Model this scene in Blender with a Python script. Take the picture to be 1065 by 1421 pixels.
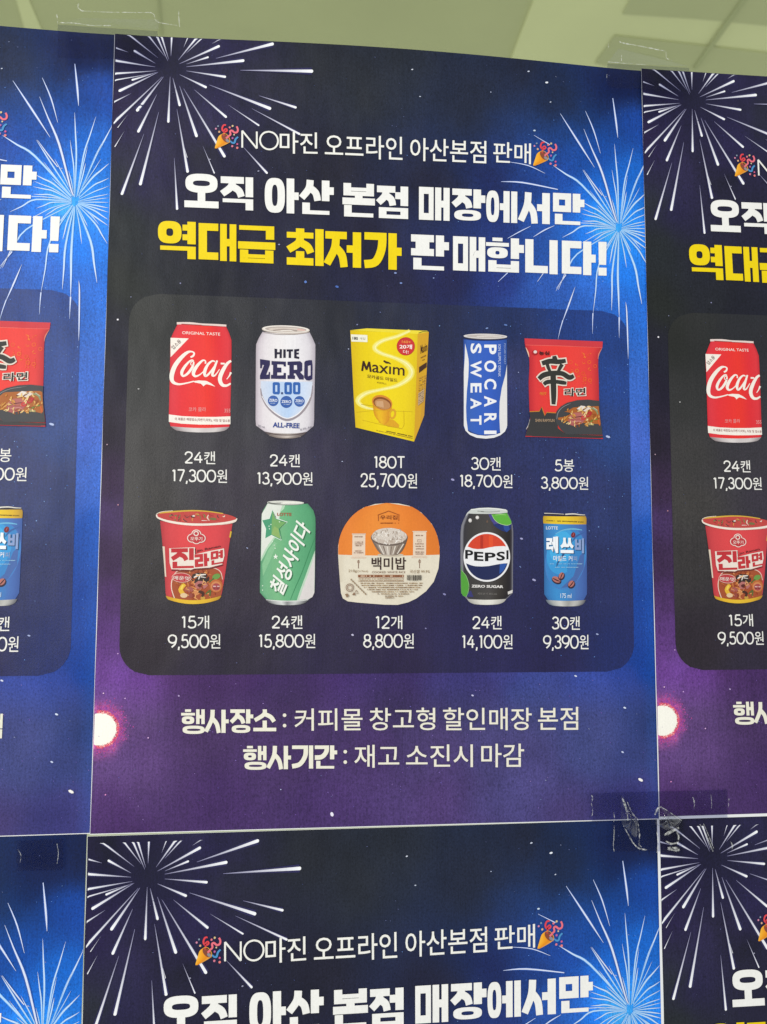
import bpy, math, random
import numpy as np
from mathutils import Vector, Matrix
from mathutils.geometry import tessellate_polygon

for o in list(bpy.data.objects):
    bpy.data.objects.remove(o)
S = bpy.context.scene
C = S.collection

# ------------------------------------------------------------------ camera, world, lamps, exposure
# Poster frame: x to the right, y down from the top left corner of the middle sheet, metres.
# World frame: X = x, Z = TOP - y, Y = into the glass.
TOP = 2.0
RM = np.array([[0.99498190, -0.00482891, -0.09993850],
               [0.01215489, 0.99727057, 0.07282645],
               [0.09931405, -0.07367574, 0.99232485]])
CP = np.array([0.14892286, 0.40970739, -0.59917330])
FPX = 1104.23
def w3(v):
    return Vector((v[0], v[2], -v[1]))
cam = bpy.data.cameras.new('camera')
co = bpy.data.objects.new('camera', cam); C.objects.link(co)
cam.sensor_fit = 'VERTICAL'; cam.sensor_height = 36.0
cam.lens = 36.0 * FPX / 1421.0
cam.dof.use_dof = True; cam.dof.focus_distance = 0.615; cam.dof.aperture_fstop = 8.5
cam.clip_start = 0.01; cam.clip_end = 100
r, d, f = w3(RM[0]), w3(RM[1]), w3(RM[2])
p = w3(CP) + Vector((0, 0, TOP))
co.matrix_world = Matrix(((r.x, -d.x, -f.x, p.x), (r.y, -d.y, -f.y, p.y), (r.z, -d.z, -f.z, p.z), (0, 0, 0, 1)))
S.camera = co

W = bpy.data.worlds.new('World'); S.world = W; W.use_nodes = True
bg = W.node_tree.nodes['Background']
bg.inputs[0].default_value = (0.93, 0.97, 1.0, 1); bg.inputs[1].default_value = 0.62

def area(name, loc, target, size, sizey, power, col):
    l = bpy.data.lights.new(name, 'AREA'); l.shape = 'RECTANGLE'; l.size = size; l.size_y = sizey
    l.energy = power; l.color = col
    o = bpy.data.objects.new(name, l); C.objects.link(o); o.location = loc
    o.rotation_euler = (Vector(target) - Vector(loc)).to_track_quat('-Z', 'Y').to_euler()
    return o
area('shop_lamp', (-1.25, -2.35, 2.35), (0.15, 0, 1.6), 1.5, 1.3, 52, (1, 0.985, 0.95))

vs = S.view_settings
vs.view_transform = 'Standard'; vs.look = 'None'; vs.exposure = 0; vs.gamma = 1; vs.use_curve_mapping = False

# ------------------------------------------------------------------ materials
def mat(name):
    m = bpy.data.materials.new(name); m.use_nodes = True
    nt = m.node_tree
    return m, nt, nt.nodes['Principled BSDF']
def N(nt, t, **k):
    n = nt.nodes.new(t)
    for a, v in k.items(): setattr(n, a, v)
    return n
def mapped_noise(nt, tc, scale, freq, detail=2.0, rough=0.6):
    mp = N(nt, 'ShaderNodeMapping'); mp.inputs['Scale'].default_value = scale
    nt.links.new(tc.outputs['Object'], mp.inputs['Vector'])
    n = N(nt, 'ShaderNodeTexNoise'); n.inputs['Scale'].default_value = freq
    n.inputs['Detail'].default_value = detail; n.inputs['Roughness'].default_value = rough
    nt.links.new(mp.outputs['Vector'], n.inputs['Vector'])
    return n
def ramp(nt, src, lo, hi, a, b):
    m = N(nt, 'ShaderNodeMapRange'); m.inputs['From Min'].default_value = lo; m.inputs['From Max'].default_value = hi
    m.inputs['To Min'].default_value = a; m.inputs['To Max'].default_value = b
    nt.links.new(src.outputs['Fac'], m.inputs['Value'])
    return m
def mul(nt, a, b):
    m = N(nt, 'ShaderNodeMath', operation='MULTIPLY')
    nt.links.new(a.outputs[0], m.inputs[0]); nt.links.new(b.outputs[0], m.inputs[1])
    return m
def printed(name, grain, speck, rough=0.5, spec=0.35, bump=0.25):
    """ink on paper: pigment from the mesh, ink grain, print-head banding, paper fibre bump"""
    m, nt, b = mat(name)
    tc = N(nt, 'ShaderNodeTexCoord')
    at = N(nt, 'ShaderNodeAttribute', attribute_name='ink')
    band = ramp(nt, mapped_noise(nt, tc, (1, 1, 0.02), 1100), 0.3, 0.7, 1 - grain * .35, 1 + grain * .35)
    g = ramp(nt, mapped_noise(nt, tc, (1, 1, 0.75), 800, 3, .75), 0.3, 0.7, 1 - grain, 1 + grain)
    sp = ramp(nt, mapped_noise(nt, tc, (1.1, 1, .8), 620, 3, .75), 0.32, 0.50, 1 - speck, 1.0)
    f = mul(nt, mul(nt, band, g), sp)
    mx = N(nt, 'ShaderNodeVectorMath', operation='SCALE')
    nt.links.new(at.outputs['Color'], mx.inputs[0]); nt.links.new(f.outputs[0], mx.inputs['Scale'])
    nt.links.new(mx.outputs[0], b.inputs['Base Color'])
    b.inputs['Roughness'].default_value = rough; b.inputs['Specular IOR Level'].default_value = spec
    fib = mapped_noise(nt, tc, (1.0, 1, 0.5), 1500, 3, .7)
    bp = N(nt, 'ShaderNodeBump'); bp.inputs['Strength'].default_value = bump; bp.inputs['Distance'].default_value = 0.0008
    nt.links.new(fib.outputs['Fac'], bp.inputs['Height'])
    wv = mapped_noise(nt, tc, (1.4, 1, .8), 16, 2, .5); b2 = N(nt, 'ShaderNodeBump'); b2.inputs['Strength'].default_value = .5; b2.inputs['Distance'].default_value = 0.006
    nt.links.new(wv.outputs['Fac'], b2.inputs['Height']); nt.links.new(bp.outputs[0], b2.inputs['Normal']); nt.links.new(b2.outputs[0], b.inputs['Normal'])
    return m
M_BG = printed('printed_night_sky', 0.28, 0.34, .46, .20, .16)
M_PANEL = printed('printed_panel', 0.30, 0.26, .44, .30, .2)
M_INK = printed('printed_ink', 0.05, 0.0, .48, .22, .1)
m, nt, b = mat('white_paper'); b.inputs['Base Color'].default_value = (.80, .80, .78, 1); b.inputs['Roughness'].default_value = .6
tc = N(nt, 'ShaderNodeTexCoord'); n = mapped_noise(nt, tc, (1, 1, 1), 700, 4)
bp = N(nt, 'ShaderNodeBump'); bp.inputs['Strength'].default_value = .2; bp.inputs['Distance'].default_value = .0005
nt.links.new(n.outputs['Fac'], bp.inputs['Height']); nt.links.new(bp.outputs[0], b.inputs['Normal'])
M_PAPER = m

def clear_film(name, tint, gloss, rough, crease=0.0, freq=60, edge=(4, .6)):
    m, nt, b = mat(name); nt.nodes.remove(b)
    out = nt.nodes['Material Output']
    tr = N(nt, 'ShaderNodeBsdfTransparent'); tr.inputs[0].default_value = (*tint, 1)
    gl = N(nt, 'ShaderNodeBsdfGlossy'); gl.inputs['Roughness'].default_value = rough
    lw = N(nt, 'ShaderNodeLayerWeight'); lw.inputs['Blend'].default_value = .5
    pw = N(nt, 'ShaderNodeMath', operation='POWER'); pw.inputs[1].default_value = edge[0]; nt.links.new(lw.outputs['Facing'], pw.inputs[0])
    fr = N(nt, 'ShaderNodeMath', operation='MULTIPLY_ADD'); fr.inputs[1].default_value = edge[1]; fr.inputs[2].default_value = gloss; nt.links.new(pw.outputs[0], fr.inputs[0])
    mx = N(nt, 'ShaderNodeMixShader')
    nt.links.new(fr.outputs[0], mx.inputs[0]); nt.links.new(tr.outputs[0], mx.inputs[1]); nt.links.new(gl.outputs[0], mx.inputs[2])
    nt.links.new(mx.outputs[0], out.inputs['Surface'])
    if crease:
        tc = N(nt, 'ShaderNodeTexCoord'); n = mapped_noise(nt, tc, (1, 1, .6), freq, 3)
        bp = N(nt, 'ShaderNodeBump'); bp.inputs['Strength'].default_value = crease; bp.inputs['Distance'].default_value = .002
        nt.links.new(n.outputs['Fac'], bp.inputs['Height'])
        nt.links.new(bp.outputs[0], gl.inputs['Normal']); nt.links.new(bp.outputs[0], lw.inputs['Normal'])
    return m
M_GLASS = clear_film('green_tinted_glass', (.89, .92, .72), .035, .02)
M_TAPE = clear_film('clear_tape', (.70, .71, .80), .010, .14, .2, 90)
M_TAPE2 = clear_film('clear_tape_on_glass', (.95, .96, .93), .085, .16, .3, 120)
M_BLIS = clear_film('tape_blister', (.94, .95, .93), .004, .10, .25, 120, (2.2, 1.3))
m, nt, b = mat('stressed_tape'); b.inputs['Base Color'].default_value = (.85, .86, .80, 1)
b.inputs['Roughness'].default_value = .25; b.inputs['Alpha'].default_value = .4
tc = N(nt, 'ShaderNodeTexCoord'); n = mapped_noise(nt, tc, (1, 1, 1), 500, 3)
a_ = ramp(nt, n, .35, .65, .0, .62); nt.links.new(a_.outputs[0], b.inputs['Alpha'])
M_CREASE = m
def plain(name, col, rough=.7, var=.06, freq=4):
    m, nt, b = mat(name)
    tc = N(nt, 'ShaderNodeTexCoord'); n = mapped_noise(nt, tc, (1, 1, 1), freq, 4)
    rp = ramp(nt, n, .3, .7, 1 - var, 1 + var)
    rgb = N(nt, 'ShaderNodeRGB'); rgb.outputs[0].default_value = (*col, 1)
    mx = N(nt, 'ShaderNodeVectorMath', operation='SCALE')
    nt.links.new(rgb.outputs[0], mx.inputs[0]); nt.links.new(rp.outputs[0], mx.inputs['Scale'])
    nt.links.new(mx.outputs[0], b.inputs['Base Color']); b.inputs['Roughness'].default_value = rough
    return m

# ------------------------------------------------------------------ vector drawing on a sheet
GAIN = 0.93
def lin(c):
    if isinstance(c, str):
        c = tuple(int(c[i:i + 2], 16) for i in (1, 3, 5))
    return tuple((((v / 255 + .055) / 1.055) ** 2.4 if v > 10 else v / 255 / 12.92) for v in c)
def px(x, y):
    """a measured point of the print -> sheet coordinates (metres right, metres down)"""
    v = RM.T @ np.array([(x - 532.5) / FPX, (y - 710.5) / FPX, 1.0])
    k = -CP[2] / v[2]
    return (CP[0] + k * v[0], CP[1] + k * v[1])
class Z:
    """close-up of the print: origin, magnification, which sheet it was measured on (shift and turn)"""
    def __init__(s, x, y, k, sheet=(0, 0, 0)):
        s.x, s.y, s.k, s.sh = x, y, k, sheet
    def __call__(s, p):
        x, y = px(s.x + p[0] / s.k, s.y + p[1] / s.k)
        dx, dy, th = s.sh
        x -= dx; y -= dy; c, n = math.cos(th), math.sin(th)
        return (x * c + y * n, -x * n + y * c)
    @property
    def u(s):                       # metres per unit of this close-up
        return 0.000560 / s.k
G = Z(0, 0, 1)
SH_L = (-0.42325, 0.00172, -0.00439); SH_R = (0.41968, -0.00092, -0.0037)
SH_B = (-0.00199, 0.60278, -0.00285); SH_Q = (0.42103, 0.60358, 0.0); SH_K = (-0.4250, 0.6046, -0.003)

def spline(pts, n=6):
    P = [tuple(map(float, q)) for q in pts]
    if len(P) < 3:
        a, b_ = P[0], P[-1]
        return [tuple(a[i] + (b_[i] - a[i]) * t / 6 for i in range(len(a))) for t in range(7)]
    out = []
    E = [P[0]] + P + [P[-1]]
    for i in range(1, len(E) - 2):
        for k in range(n):
            t = k / n
            out.append(tuple(0.5 * (2 * E[i][j] + (E[i + 1][j] - E[i - 1][j]) * t + (2 * E[i - 1][j] - 5 * E[i][j] + 4 * E[i + 1][j] - E[i + 2][j]) * t * t
                       + (-E[i - 1][j] + 3 * E[i][j] - 3 * E[i + 1][j] + E[i + 2][j]) * t ** 3) for j in range(len(P[0]))))
    out.append(P[-1])
    return out
def mixc(stops, t):
    if t <= stops[0][0]: return lin(stops[0][1])
    for (a, ca), (b_, cb) in zip(stops, stops[1:]):
        if t <= b_:
            k = (t - a) / max(1e-9, b_ - a); ca, cb = lin(ca), lin(cb)
            return tuple(ca[i] + (cb[i] - ca[i]) * k for i in range(3))
    return lin(stops[-1][1])

class Ink:
    DZ = 0.000007
    clip = False
    def __init__(s, h, m=G):
        s.v, s.f, s.c, s.h, s.m = [], [], [], h, m
    def add(s, verts, faces, cols, step=True):
        o = len(s.v)
        if s.clip: verts = [(min(max(x, .0013), PW - .0005), min(max(y, .0005), PH - .003)) for x, y in verts]
        s.v += [(x, -s.h, -y) for x, y in verts]; s.f += [tuple(o + i for i in q) for q in faces]; s.c += cols
        if step: s.h += s.DZ
    def poly(s, pts, col, holes=(), m=None):
        m = m or s.m
        loops = [[m(q) for q in pts]] + [[m(q) for q in h] for h in holes]
        tri = tessellate_polygon([[Vector((x, y, 0)) for x, y in l] for l in loops])
        vs_ = [q for l in loops for q in l]
        s.add(vs_, tri, [lin(col)] * len(vs_))
    def body(s, L, R, stops, rows=10, cols=14, st=0, sb=0, m=None):
        m = m or s.m
        L, R = spline(L, 3), spline(R, 3)
        def at(P, t):
            y = P[0][1] + (P[-1][1] - P[0][1]) * t
            for a, b_ in zip(P, P[1:]):
                if b_[1] >= y - 1e-6:
                    k = (y - a[1]) / max(1e-6, b_[1] - a[1]); return (a[0] + (b_[0] - a[0]) * k, y)
            return P[-1]
        V, F, K = [], [], []
        for i in range(rows + 1):
            t = i / rows; a, b_ = at(L, t), at(R, t); sg = st + (sb - st) * t
            for j in range(cols + 1):
                u = j / cols
                V.append(m((a[0] + (b_[0] - a[0]) * u, a[1] + (b_[1] - a[1]) * u + sg * (1 - (2 * u - 1) ** 2)))); K.append(mixc(stops, u))
                if i and j:
                    q = len(V) - 1; F.append((q, q - 1, q - cols - 2, q - cols - 1))
        s.add(V, F, K)
    def brush(s, pts, col, col2=None, m=None, n=6, cap=False, smooth=True):
        """a stroke: points (x, y, width)"""
        m = m or s.m
        P = spline(pts, n) if smooth else [tuple(map(float, q)) for q in pts]
        u = m.u; V, F, K = [], [], []
        Q = [m(q) for q in P]
        ca = lin(col); cb = lin(col2 or col)
        for i, (x, y) in enumerate(Q):
            a, b_ = Q[max(0, i - 1)], Q[min(len(Q) - 1, i + 1)]
            tx, ty = b_[0] - a[0], b_[1] - a[1]; l = math.hypot(tx, ty) or 1
            h = P[i][2] * u / 2
            V += [(x - ty / l * h, y + tx / l * h), (x + ty / l * h, y - tx / l * h)]
            k = i / max(1, len(Q) - 1); c = tuple(ca[j] + (cb[j] - ca[j]) * k for j in range(3)); K += [c, c]
            if i: o = 2 * i; F.append((o - 2, o - 1, o + 1, o))
        s.add(V, F, K)
        if cap:
            for q in (P[0], P[-1]): s.ell(q[0], q[1], q[2] / 2, q[2] / 2, col, n=12, m=m)
    def ell(s, cx, cy, rx, ry, col, rot=0, a0=0, a1=360, n=28, m=None):
        c, d = math.cos(math.radians(rot)), math.sin(math.radians(rot)); P = []
        for i in range(n if a1 - a0 >= 360 else n + 1):
            a = math.radians(a0 + (a1 - a0) * i / n); x, y = rx * math.cos(a), ry * math.sin(a)
            P.append((cx + x * c - y * d, cy + x * d + y * c))
        s.poly(P, col, m=m)
    def oval(s, cx, cy, rx, ry, w, col, rot=0, m=None, a0=0, a1=360):
        c, d = math.cos(math.radians(rot)), math.sin(math.radians(rot)); P = []
        for i in range(37):
            a = math.radians(a0 + (a1 - a0) * i / 36); x, y = rx * math.cos(a), ry * math.sin(a)
            P.append((cx + x * c - y * d, cy + x * d + y * c, w))
        s.brush(P, col, m=m, smooth=False)
    def text(s, t, BL, BR, TL, col, bold=0.0, m=None):
        m = m or s.m
        bl, br, tl = m(BL), m(BR), m(TL)
        V, F = glyphs(t, bold)
        s.add([(bl[0] + (br[0] - bl[0]) * a + (tl[0] - bl[0]) * b_, bl[1] + (br[1] - bl[1]) * a + (tl[1] - bl[1]) * b_) for a, b_ in V], F, [lin(col)] * len(V))
_gl = {}
def glyphs(t, bold):
    if (t, bold) not in _gl:
        cu = bpy.data.curves.new('lettering', 'FONT'); cu.body = t; cu.offset = bold; cu.resolution_u = 3
        o = bpy.data.objects.new('lettering', cu); C.objects.link(o)
        dg = bpy.context.evaluated_depsgraph_get(); me = o.evaluated_get(dg).to_mesh()
        n = len(me.vertices); a = np.zeros(n * 3); me.vertices.foreach_get('co', a); a = a.reshape(-1, 3)[:, :2]
        F = [tuple(q.vertices) for q in me.polygons]
        lo, hi = a.min(0), a.max(0); a = (a - lo) / (hi - lo)
        o.evaluated_get(dg).to_mesh_clear(); bpy.data.objects.remove(o); bpy.data.curves.remove(cu)
        _gl[t, bold] = ([tuple(q) for q in a], F)
    return _gl[t, bold]

# heavy geometric hangul, drawn stroke by stroke
CHO = 'ㄱㄲㄴㄷㄸㄹㅁㅂㅃㅅㅆㅇㅈㅉㅊㅋㅌㅍㅎ'
JUNG = 'ㅏㅐㅑㅒㅓㅔㅕㅖㅗㅘㅙㅚㅛㅜㅝㅞㅟㅠㅡㅢㅣ'
JONG = ' ㄱㄲㄳㄴㄵㄶㄷㄹㄺㄻㄼㄽㄾㄿㅀㅁㅂㅄㅅㅆㅇㅈㅊㅋㅌㅍㅎ'
def hangul(ink, ch, BL, BR, TL, col, tv, th, m=None):
    m = m or ink.m
    w = math.hypot(BR[0] - BL[0], BR[1] - BL[1]); h = math.hypot(TL[0] - BL[0], TL[1] - BL[1])
    class A:                        # box units -> close-up units -> sheet
        u = m.u
        def __call__(s, q):
            a, b_ = q[0] / w, 1 - q[1] / h
            return m((BL[0] + (BR[0] - BL[0]) * a + (TL[0] - BL[0]) * b_, BL[1] + (BR[1] - BL[1]) * a + (TL[1] - BL[1]) * b_))
    A = A()
    def R(x0, y0, x1, y1): ink.poly([(x0, y0), (x1, y0), (x1, y1), (x0, y1)], col, m=A)
    def Bz(*pts): ink.brush(pts, col, m=A, n=5)
    def ring(x0, y0, x1, y1, a=None, b_=None):
        a = a or tv; b_ = b_ or th; P, Q = [], []
        cx, cy = (x0 + x1) / 2, (y0 + y1) / 2
        for i in range(32):
            t = math.tau * i / 32; c, n = math.cos(t), math.sin(t)
            k = 0.72; sx, sy = math.copysign(abs(c) ** k, c), math.copysign(abs(n) ** k, n)
            P.append((cx + (x1 - x0) / 2 * sx, cy + (y1 - y0) / 2 * sy)); Q.append((cx + ((x1 - x0) / 2 - a) * sx, cy + max(th * .25, (y1 - y0) / 2 - b_) * sy))
        ink.poly(P, col, [Q], m=A)
    def legs(x0, y0, x1, y1, xm=None):
        xm = xm or (x0 + x1) / 2; W_ = tv * .92
        Bz((xm, y0, W_), (xm - .04 * w, y0 + .42 * (y1 - y0), W_), (x0 + W_ * .2, y1 - th * .35, W_ * .95))
        Bz((xm - .01 * w, y0 + .38 * (y1 - y0), W_), (xm + (x1 - xm) * .55, y0 + .62 * (y1 - y0), W_), (x1 - W_ * .35, y1, W_ * .95))
    def jamo(j, x0, y0, x1, y1, curve=False):
        H = y1 - y0; X = x1 - x0; t2 = min(th, H * .34)
        if j == 'ㅇ': ring(x0, y0, x1, y1, min(tv, X * .36), min(th, H * .36))
        elif j == 'ㅁ':
            q = min(tv, X * .33)
            R(x0, y0, x1, y0 + t2); R(x0, y1 - t2, x1, y1); R(x0, y0, x0 + q, y1); R(x1 - q, y0, x1, y1)
        elif j == 'ㄴ': R(x0, y0, x0 + tv, y1); R(x0, y1 - t2, x1, y1)
        elif j == 'ㄷ': R(x0, y0, x1, y0 + t2); R(x0, y0, x0 + tv, y1); R(x0, y1 - t2, x1, y1)
        elif j == 'ㄹ':
            t3 = min(th, H * .24)
            R(x0, y0, x1, y0 + t3); R(x1 - tv, y0, x1, y0 + H / 2); R(x0, y0 + H / 2 - t3 / 2, x1, y0 + H / 2 + t3 / 2); R(x0, y0 + H / 2, x0 + tv, y1); R(x0, y1 - t3, x1, y1)
        elif j == 'ㄱ':
            R(x0, y0, x1, y0 + t2)
            if curve: Bz((x1 - tv / 2, y0 + 1e-3, tv), (x1 - tv * .6, y0 + H * .45, tv), (x0 + X * .5, y0 + H * .82, tv), (x0, y1 - th * .5, tv))
            else: R(x1 - tv, y0, x1, y1)
        elif j == 'ㅂ':
            R(x0, y0, x0 + tv, y1); R(x1 - tv, y0, x1, y1); R(x0, y1 - t2, x1, y1); R(x0, y0 + H * .34, x1, y0 + H * .34 + t2 * .85)
        elif j == 'ㅍ':
            R(x0, y0, x1, y0 + t2); R(x0, y1 - t2, x1, y1); R(x0 + X * .2, y0, x0 + X * .2 + tv * .85, y1); R(x1 - X * .2 - tv * .85, y0, x1 - X * .2, y1)
        elif j == 'ㅅ': legs(x0, y0, x1, y1)
        elif j == 'ㅈ': R(x0, y0, x1, y0 + t2); legs(x0, y0 + t2 * .5, x1, y1)
        elif j == 'ㅊ':
            q = H * .16; R((x0 + x1 - tv) / 2, y0, (x0 + x1 + tv) / 2, y0 + q + 1); R(x0, y0 + q, x1, y0 + q + min(th, H * .24)); legs(x0, y0 + q + t2 * .5, x1, y1)
        elif j == 'ㅎ':
            q = H * .13; R((x0 + x1) / 2 - X * .22, y0, (x0 + x1) / 2 + X * .22, y0 + H * .17); R(x0, y0 + H * .24, x1, y0 + H * .42); ring(x0 + X * .05, y0 + H * .47, x1 - X * .05, y1, b_=min(th, H * .19))
    k = ord(ch) - 0xAC00; ci, ji, gi = k // 588, k % 588 // 28, k % 28
    c, v, g = CHO[ci], JUNG[ji], JONG[gi]
    gap = w * .05; tick = w * .13
    H1 = h * (.60 if g != ' ' else 1)
    if v in 'ㅗㅡ':
        cy = (h * .36 if v == 'ㅡ' else h * .37) if g != ' ' else h * .56
        bar0 = (h * .435, h * .435 + th) if g != ' ' else (h - th, h)
        jamo(c, w * .03, 0, w * .97, cy)
        if v == 'ㅗ': R(w / 2 - tv / 2, cy - (th if c in 'ㅂㅇㅅ' else 0) * .3, w / 2 + tv / 2, bar0[0] + th * .3)
        R(0, bar0[0], w, bar0[1])
        if g != ' ': jamo(g, w * .05, h * .655, w * .95, h)
        return
    if v == 'ㅚ':
        xr = w - tv - gap
        jamo(c, 0, 0, xr, h * .66); R(xr / 2 - tv / 2, h * .62, xr / 2 + tv / 2, h - th * .7); R(0, h - th, xr, h); R(w - tv, 0, w, h); return
    if v == 'ㅣ': xv = w - tv; R(xv, 0, w, H1)
    elif v == 'ㅏ': xv = w - tv - tick; R(xv, 0, xv + tv, H1); R(xv + tv * .5, H1 * .5 - th * .55, w, H1 * .5 + th * .55)
    elif v in 'ㅓㅕ':
        xv = w - tv; R(xv, 0, w, H1)
        if v == 'ㅓ': R(xv - tick * 1.3, H1 * .48 - th * .5, xv + 1, H1 * .48 + th * .5)
        else: R(xv - tick, H1 * .27 - th * .4, xv + 1, H1 * .27 + th * .4); R(xv - tick, H1 * .7 - th * .4, xv + 1, H1 * .7 + th * .4)
        xv -= tick * (.9 if v == 'ㅓ' else .8)
    elif v == 'ㅐ':
        t = tv * .8; R(w - t, 0, w, H1); xv = w - 2 * t - w * .075; R(xv, 0, xv + t, H1); R(xv + t * .5, H1 * .5 - th * .5, w - t * .5, H1 * .5 + th * .5)
    elif v == 'ㅔ':
        t = tv * .8; R(w - t, 0, w, H1); xv = w - 2 * t - w * .05; R(xv, 0, xv + t, H1); R(xv - tick * .9, H1 * .5 - th * .5, xv + 1, H1 * .5 + th * .5); xv -= tick * .7
    jamo(c, 0, 0, xv - gap, H1 if c not in 'ㄱㄷㄴ' or g != ' ' else h * (.98), curve=(c == 'ㄱ'))
    if g != ' ':
        jamo(g, w * .06, h * .665, w - (tick if v == 'ㅏ' else 0), h)

# fine geometric figures and capitals, drawn as single strokes in a unit box
FIG = {'0': [[(.5, 0), (.84, .12), (1, .5), (.84, .88), (.5, 1), (.16, .88), (0, .5), (.16, .12), (.5, 0)]], '1': [[(.15, .12), (.6, 0)], [(.62, 0), (.62, 1)]],
       '2': [[(.04, .28), (.14, .08), (.5, 0), (.86, .1), (.93, .3), (.8, .5), (.02, 1)], [(.02, 1), (1, 1)]], '3': [[(.06, .16), (.25, .03), (.55, 0), (.86, .12), (.88, .32), (.7, .45), (.4, .47)], [(.4, .47), (.75, .5), (.98, .7), (.88, .92), (.5, 1), (.2, .97), (.02, .82)]],
       '4': [[(.68, 0), (0, .7)], [(0, .7), (1, .7)], [(.72, .3), (.72, 1)]], '5': [[(.88, 0), (.22, 0)], [(.22, 0), (.14, .46)], [(.14, .46), (.45, .38), (.8, .42), (.98, .66), (.86, .92), (.5, 1), (.2, .97), (.02, .84)]],
       '7': [[(0, 0), (1, 0)], [(1, 0), (.34, 1)]], '8': [[(.5, 0), (.85, .1), (.85, .36), (.5, .46), (.15, .36), (.15, .1), (.5, 0)], [(.5, .46), (.92, .58), (.97, .82), (.5, 1), (.03, .82), (.08, .58), (.5, .46)]],
       '9': [[(.5, 0), (.88, .1), (1, .33), (.86, .56), (.5, .64), (.14, .55), (0, .32), (.14, .1), (.5, 0)], [(1, .33), (.85, .72), (.4, 1)]], ',': [[(.6, .9), (.5, 1.0), (.3, 1.14)]], 'T': [[(0, 0), (1, 0)], [(.5, 0), (.5, 1)]],
       'N': [[(0, 1), (0, 0)], [(0, 0), (1, 1)], [(1, 1), (1, 0)]], 'O': [[(.5 + .5 * math.sin(math.tau * k / 12), .5 - .5 * math.cos(math.tau * k / 12)) for k in range(13)]]}
ADV = {'0': .82, '1': .42, '2': .66, '3': .64, '4': .74, '5': .66, '7': .66, '8': .68, '9': .76, ',': .20, 'T': .72, 'N': .86, 'O': 1.1}
def figures(ink, t, BL, BR, TL, col, wt, m=None, gap=.11):
    """figures by strokes, hangul from the font; the string fills the box from BL to BR"""
    m = m or ink.m
    adv = [ADV.get(c, .95) for c in t]; tot = sum(adv) + gap * (len(t) - 1); x = 0
    h = math.hypot(TL[0] - BL[0], TL[1] - BL[1])
    def at(a, b_): return (BL[0] + (BR[0] - BL[0]) * a + (TL[0] - BL[0]) * b_, BL[1] + (BR[1] - BL[1]) * a + (TL[1] - BL[1]) * b_)
    h0 = ink.h
    for c, a in zip(t, adv):
        if c in FIG:
            e = wt / h / 2
            for st in FIG[c]:
                ink.brush([(*at((x + a * (u * .94 + .03)) / tot, 1 - (e + v * (1 - 2 * e)) if c != ',' else 1 - v), wt) for u, v in st], col, m=m, n=5, smooth=len(st) > 2, cap=False)
        else:
            ink.text(c, at(x / tot, -.03), at((x + a) / tot, -.03), at(x / tot, 1.02), col, .004, m=m)
        x += a + gap
        ink.h = h0 + (ink.h - h0 > 1e-4) * 5e-6

# ------------------------------------------------------------------ scene tree helpers
def link(o, parent=None):
    C.objects.link(o)
    if parent: o.parent = parent
    return o
def mesh_obj(name, v, f, material, parent=None, cols=None, smooth=False):
    me = bpy.data.meshes.new(name); me.from_pydata(v, [], f); me.update()
    if cols is not None:
        at = me.attributes.new('ink', 'FLOAT_COLOR', 'POINT')
        a = np.ones((len(v), 4), dtype=np.float32); a[:, :3] = np.asarray(cols, dtype=np.float32).reshape(-1, 3) * GAIN
        at.data.foreach_set('color', a.ravel())
    if smooth: me.polygons.foreach_set('use_smooth', [True] * len(me.polygons))
    me.materials.append(material)
    return link(bpy.data.objects.new(name, me), parent)
def put(name, ink, parent, label=None):
    # every face of the print looks out of the sheet
    F = []
    for q in ink.f:
        a, b_, c = ink.v[q[0]], ink.v[q[1]], ink.v[q[2]]
        cr = (b_[2] - a[2]) * (c[0] - a[0]) - (b_[0] - a[0]) * (c[2] - a[2])
        F.append(q if cr < 0 else q[::-1])
    o = mesh_obj(name, ink.v, F, M_INK, parent, ink.c)
    if label: o['label'] = label
    return o
def tag(o, label, cat, group=None, kind=None):
    if label: o['label'] = label
    if cat: o['category'] = cat
    if group: o['group'] = group
    if kind: o['kind'] = kind

# ------------------------------------------------------------------ setting: glass the sheets are taped to, ceiling beyond it
def box(name, x0, x1, y0, y1, z0, z1, material, parent=None):
    v = [(x, y, z) for x in (x0, x1) for y in (y0, y1) for z in (z0, z1)]
    return mesh_obj(name, v, [(0, 1, 3, 2), (4, 6, 7, 5), (0, 4, 5, 1), (2, 3, 7, 6), (0, 2, 6, 4), (1, 5, 7, 3)], material, parent)
glass = box('glass_pane', -1.6, 2.4, 0.004, 0.012, 0.3, 3.1, M_GLASS)
tag(glass, 'green tinted glass pane the dark posters are taped to', 'window')
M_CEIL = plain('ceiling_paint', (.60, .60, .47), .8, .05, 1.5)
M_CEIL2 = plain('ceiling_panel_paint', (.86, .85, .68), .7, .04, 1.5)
M_JOINT = plain('ceiling_joint', (.50, .51, .38), .8)
ZC = 3.60
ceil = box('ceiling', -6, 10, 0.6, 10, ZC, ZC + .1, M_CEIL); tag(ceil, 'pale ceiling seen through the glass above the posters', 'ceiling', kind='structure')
def on_ceiling(x, y, z):
    v = RM.T @ np.array([(x - 532.5) / FPX, (y - 710.5) / FPX, 1.0]); k = (z - TOP + CP[1]) / -v[1]
    return (CP[0] + k * v[0], CP[2] + k * v[2])
def slab(name, pts, z, t, material, parent):
    P = [on_ceiling(x, y, z) for x, y in pts]; n = len(P)
    v = [(x, y, z) for x, y in P] + [(x, y, z + t) for x, y in P]
    f = [tuple(range(n)), tuple(range(2 * n - 1, n - 1, -1))] + [(k, (k + 1) % n, n + (k + 1) % n, n + k) for k in range(n)]
    return mesh_obj(name, v, f, material, parent)
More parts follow.
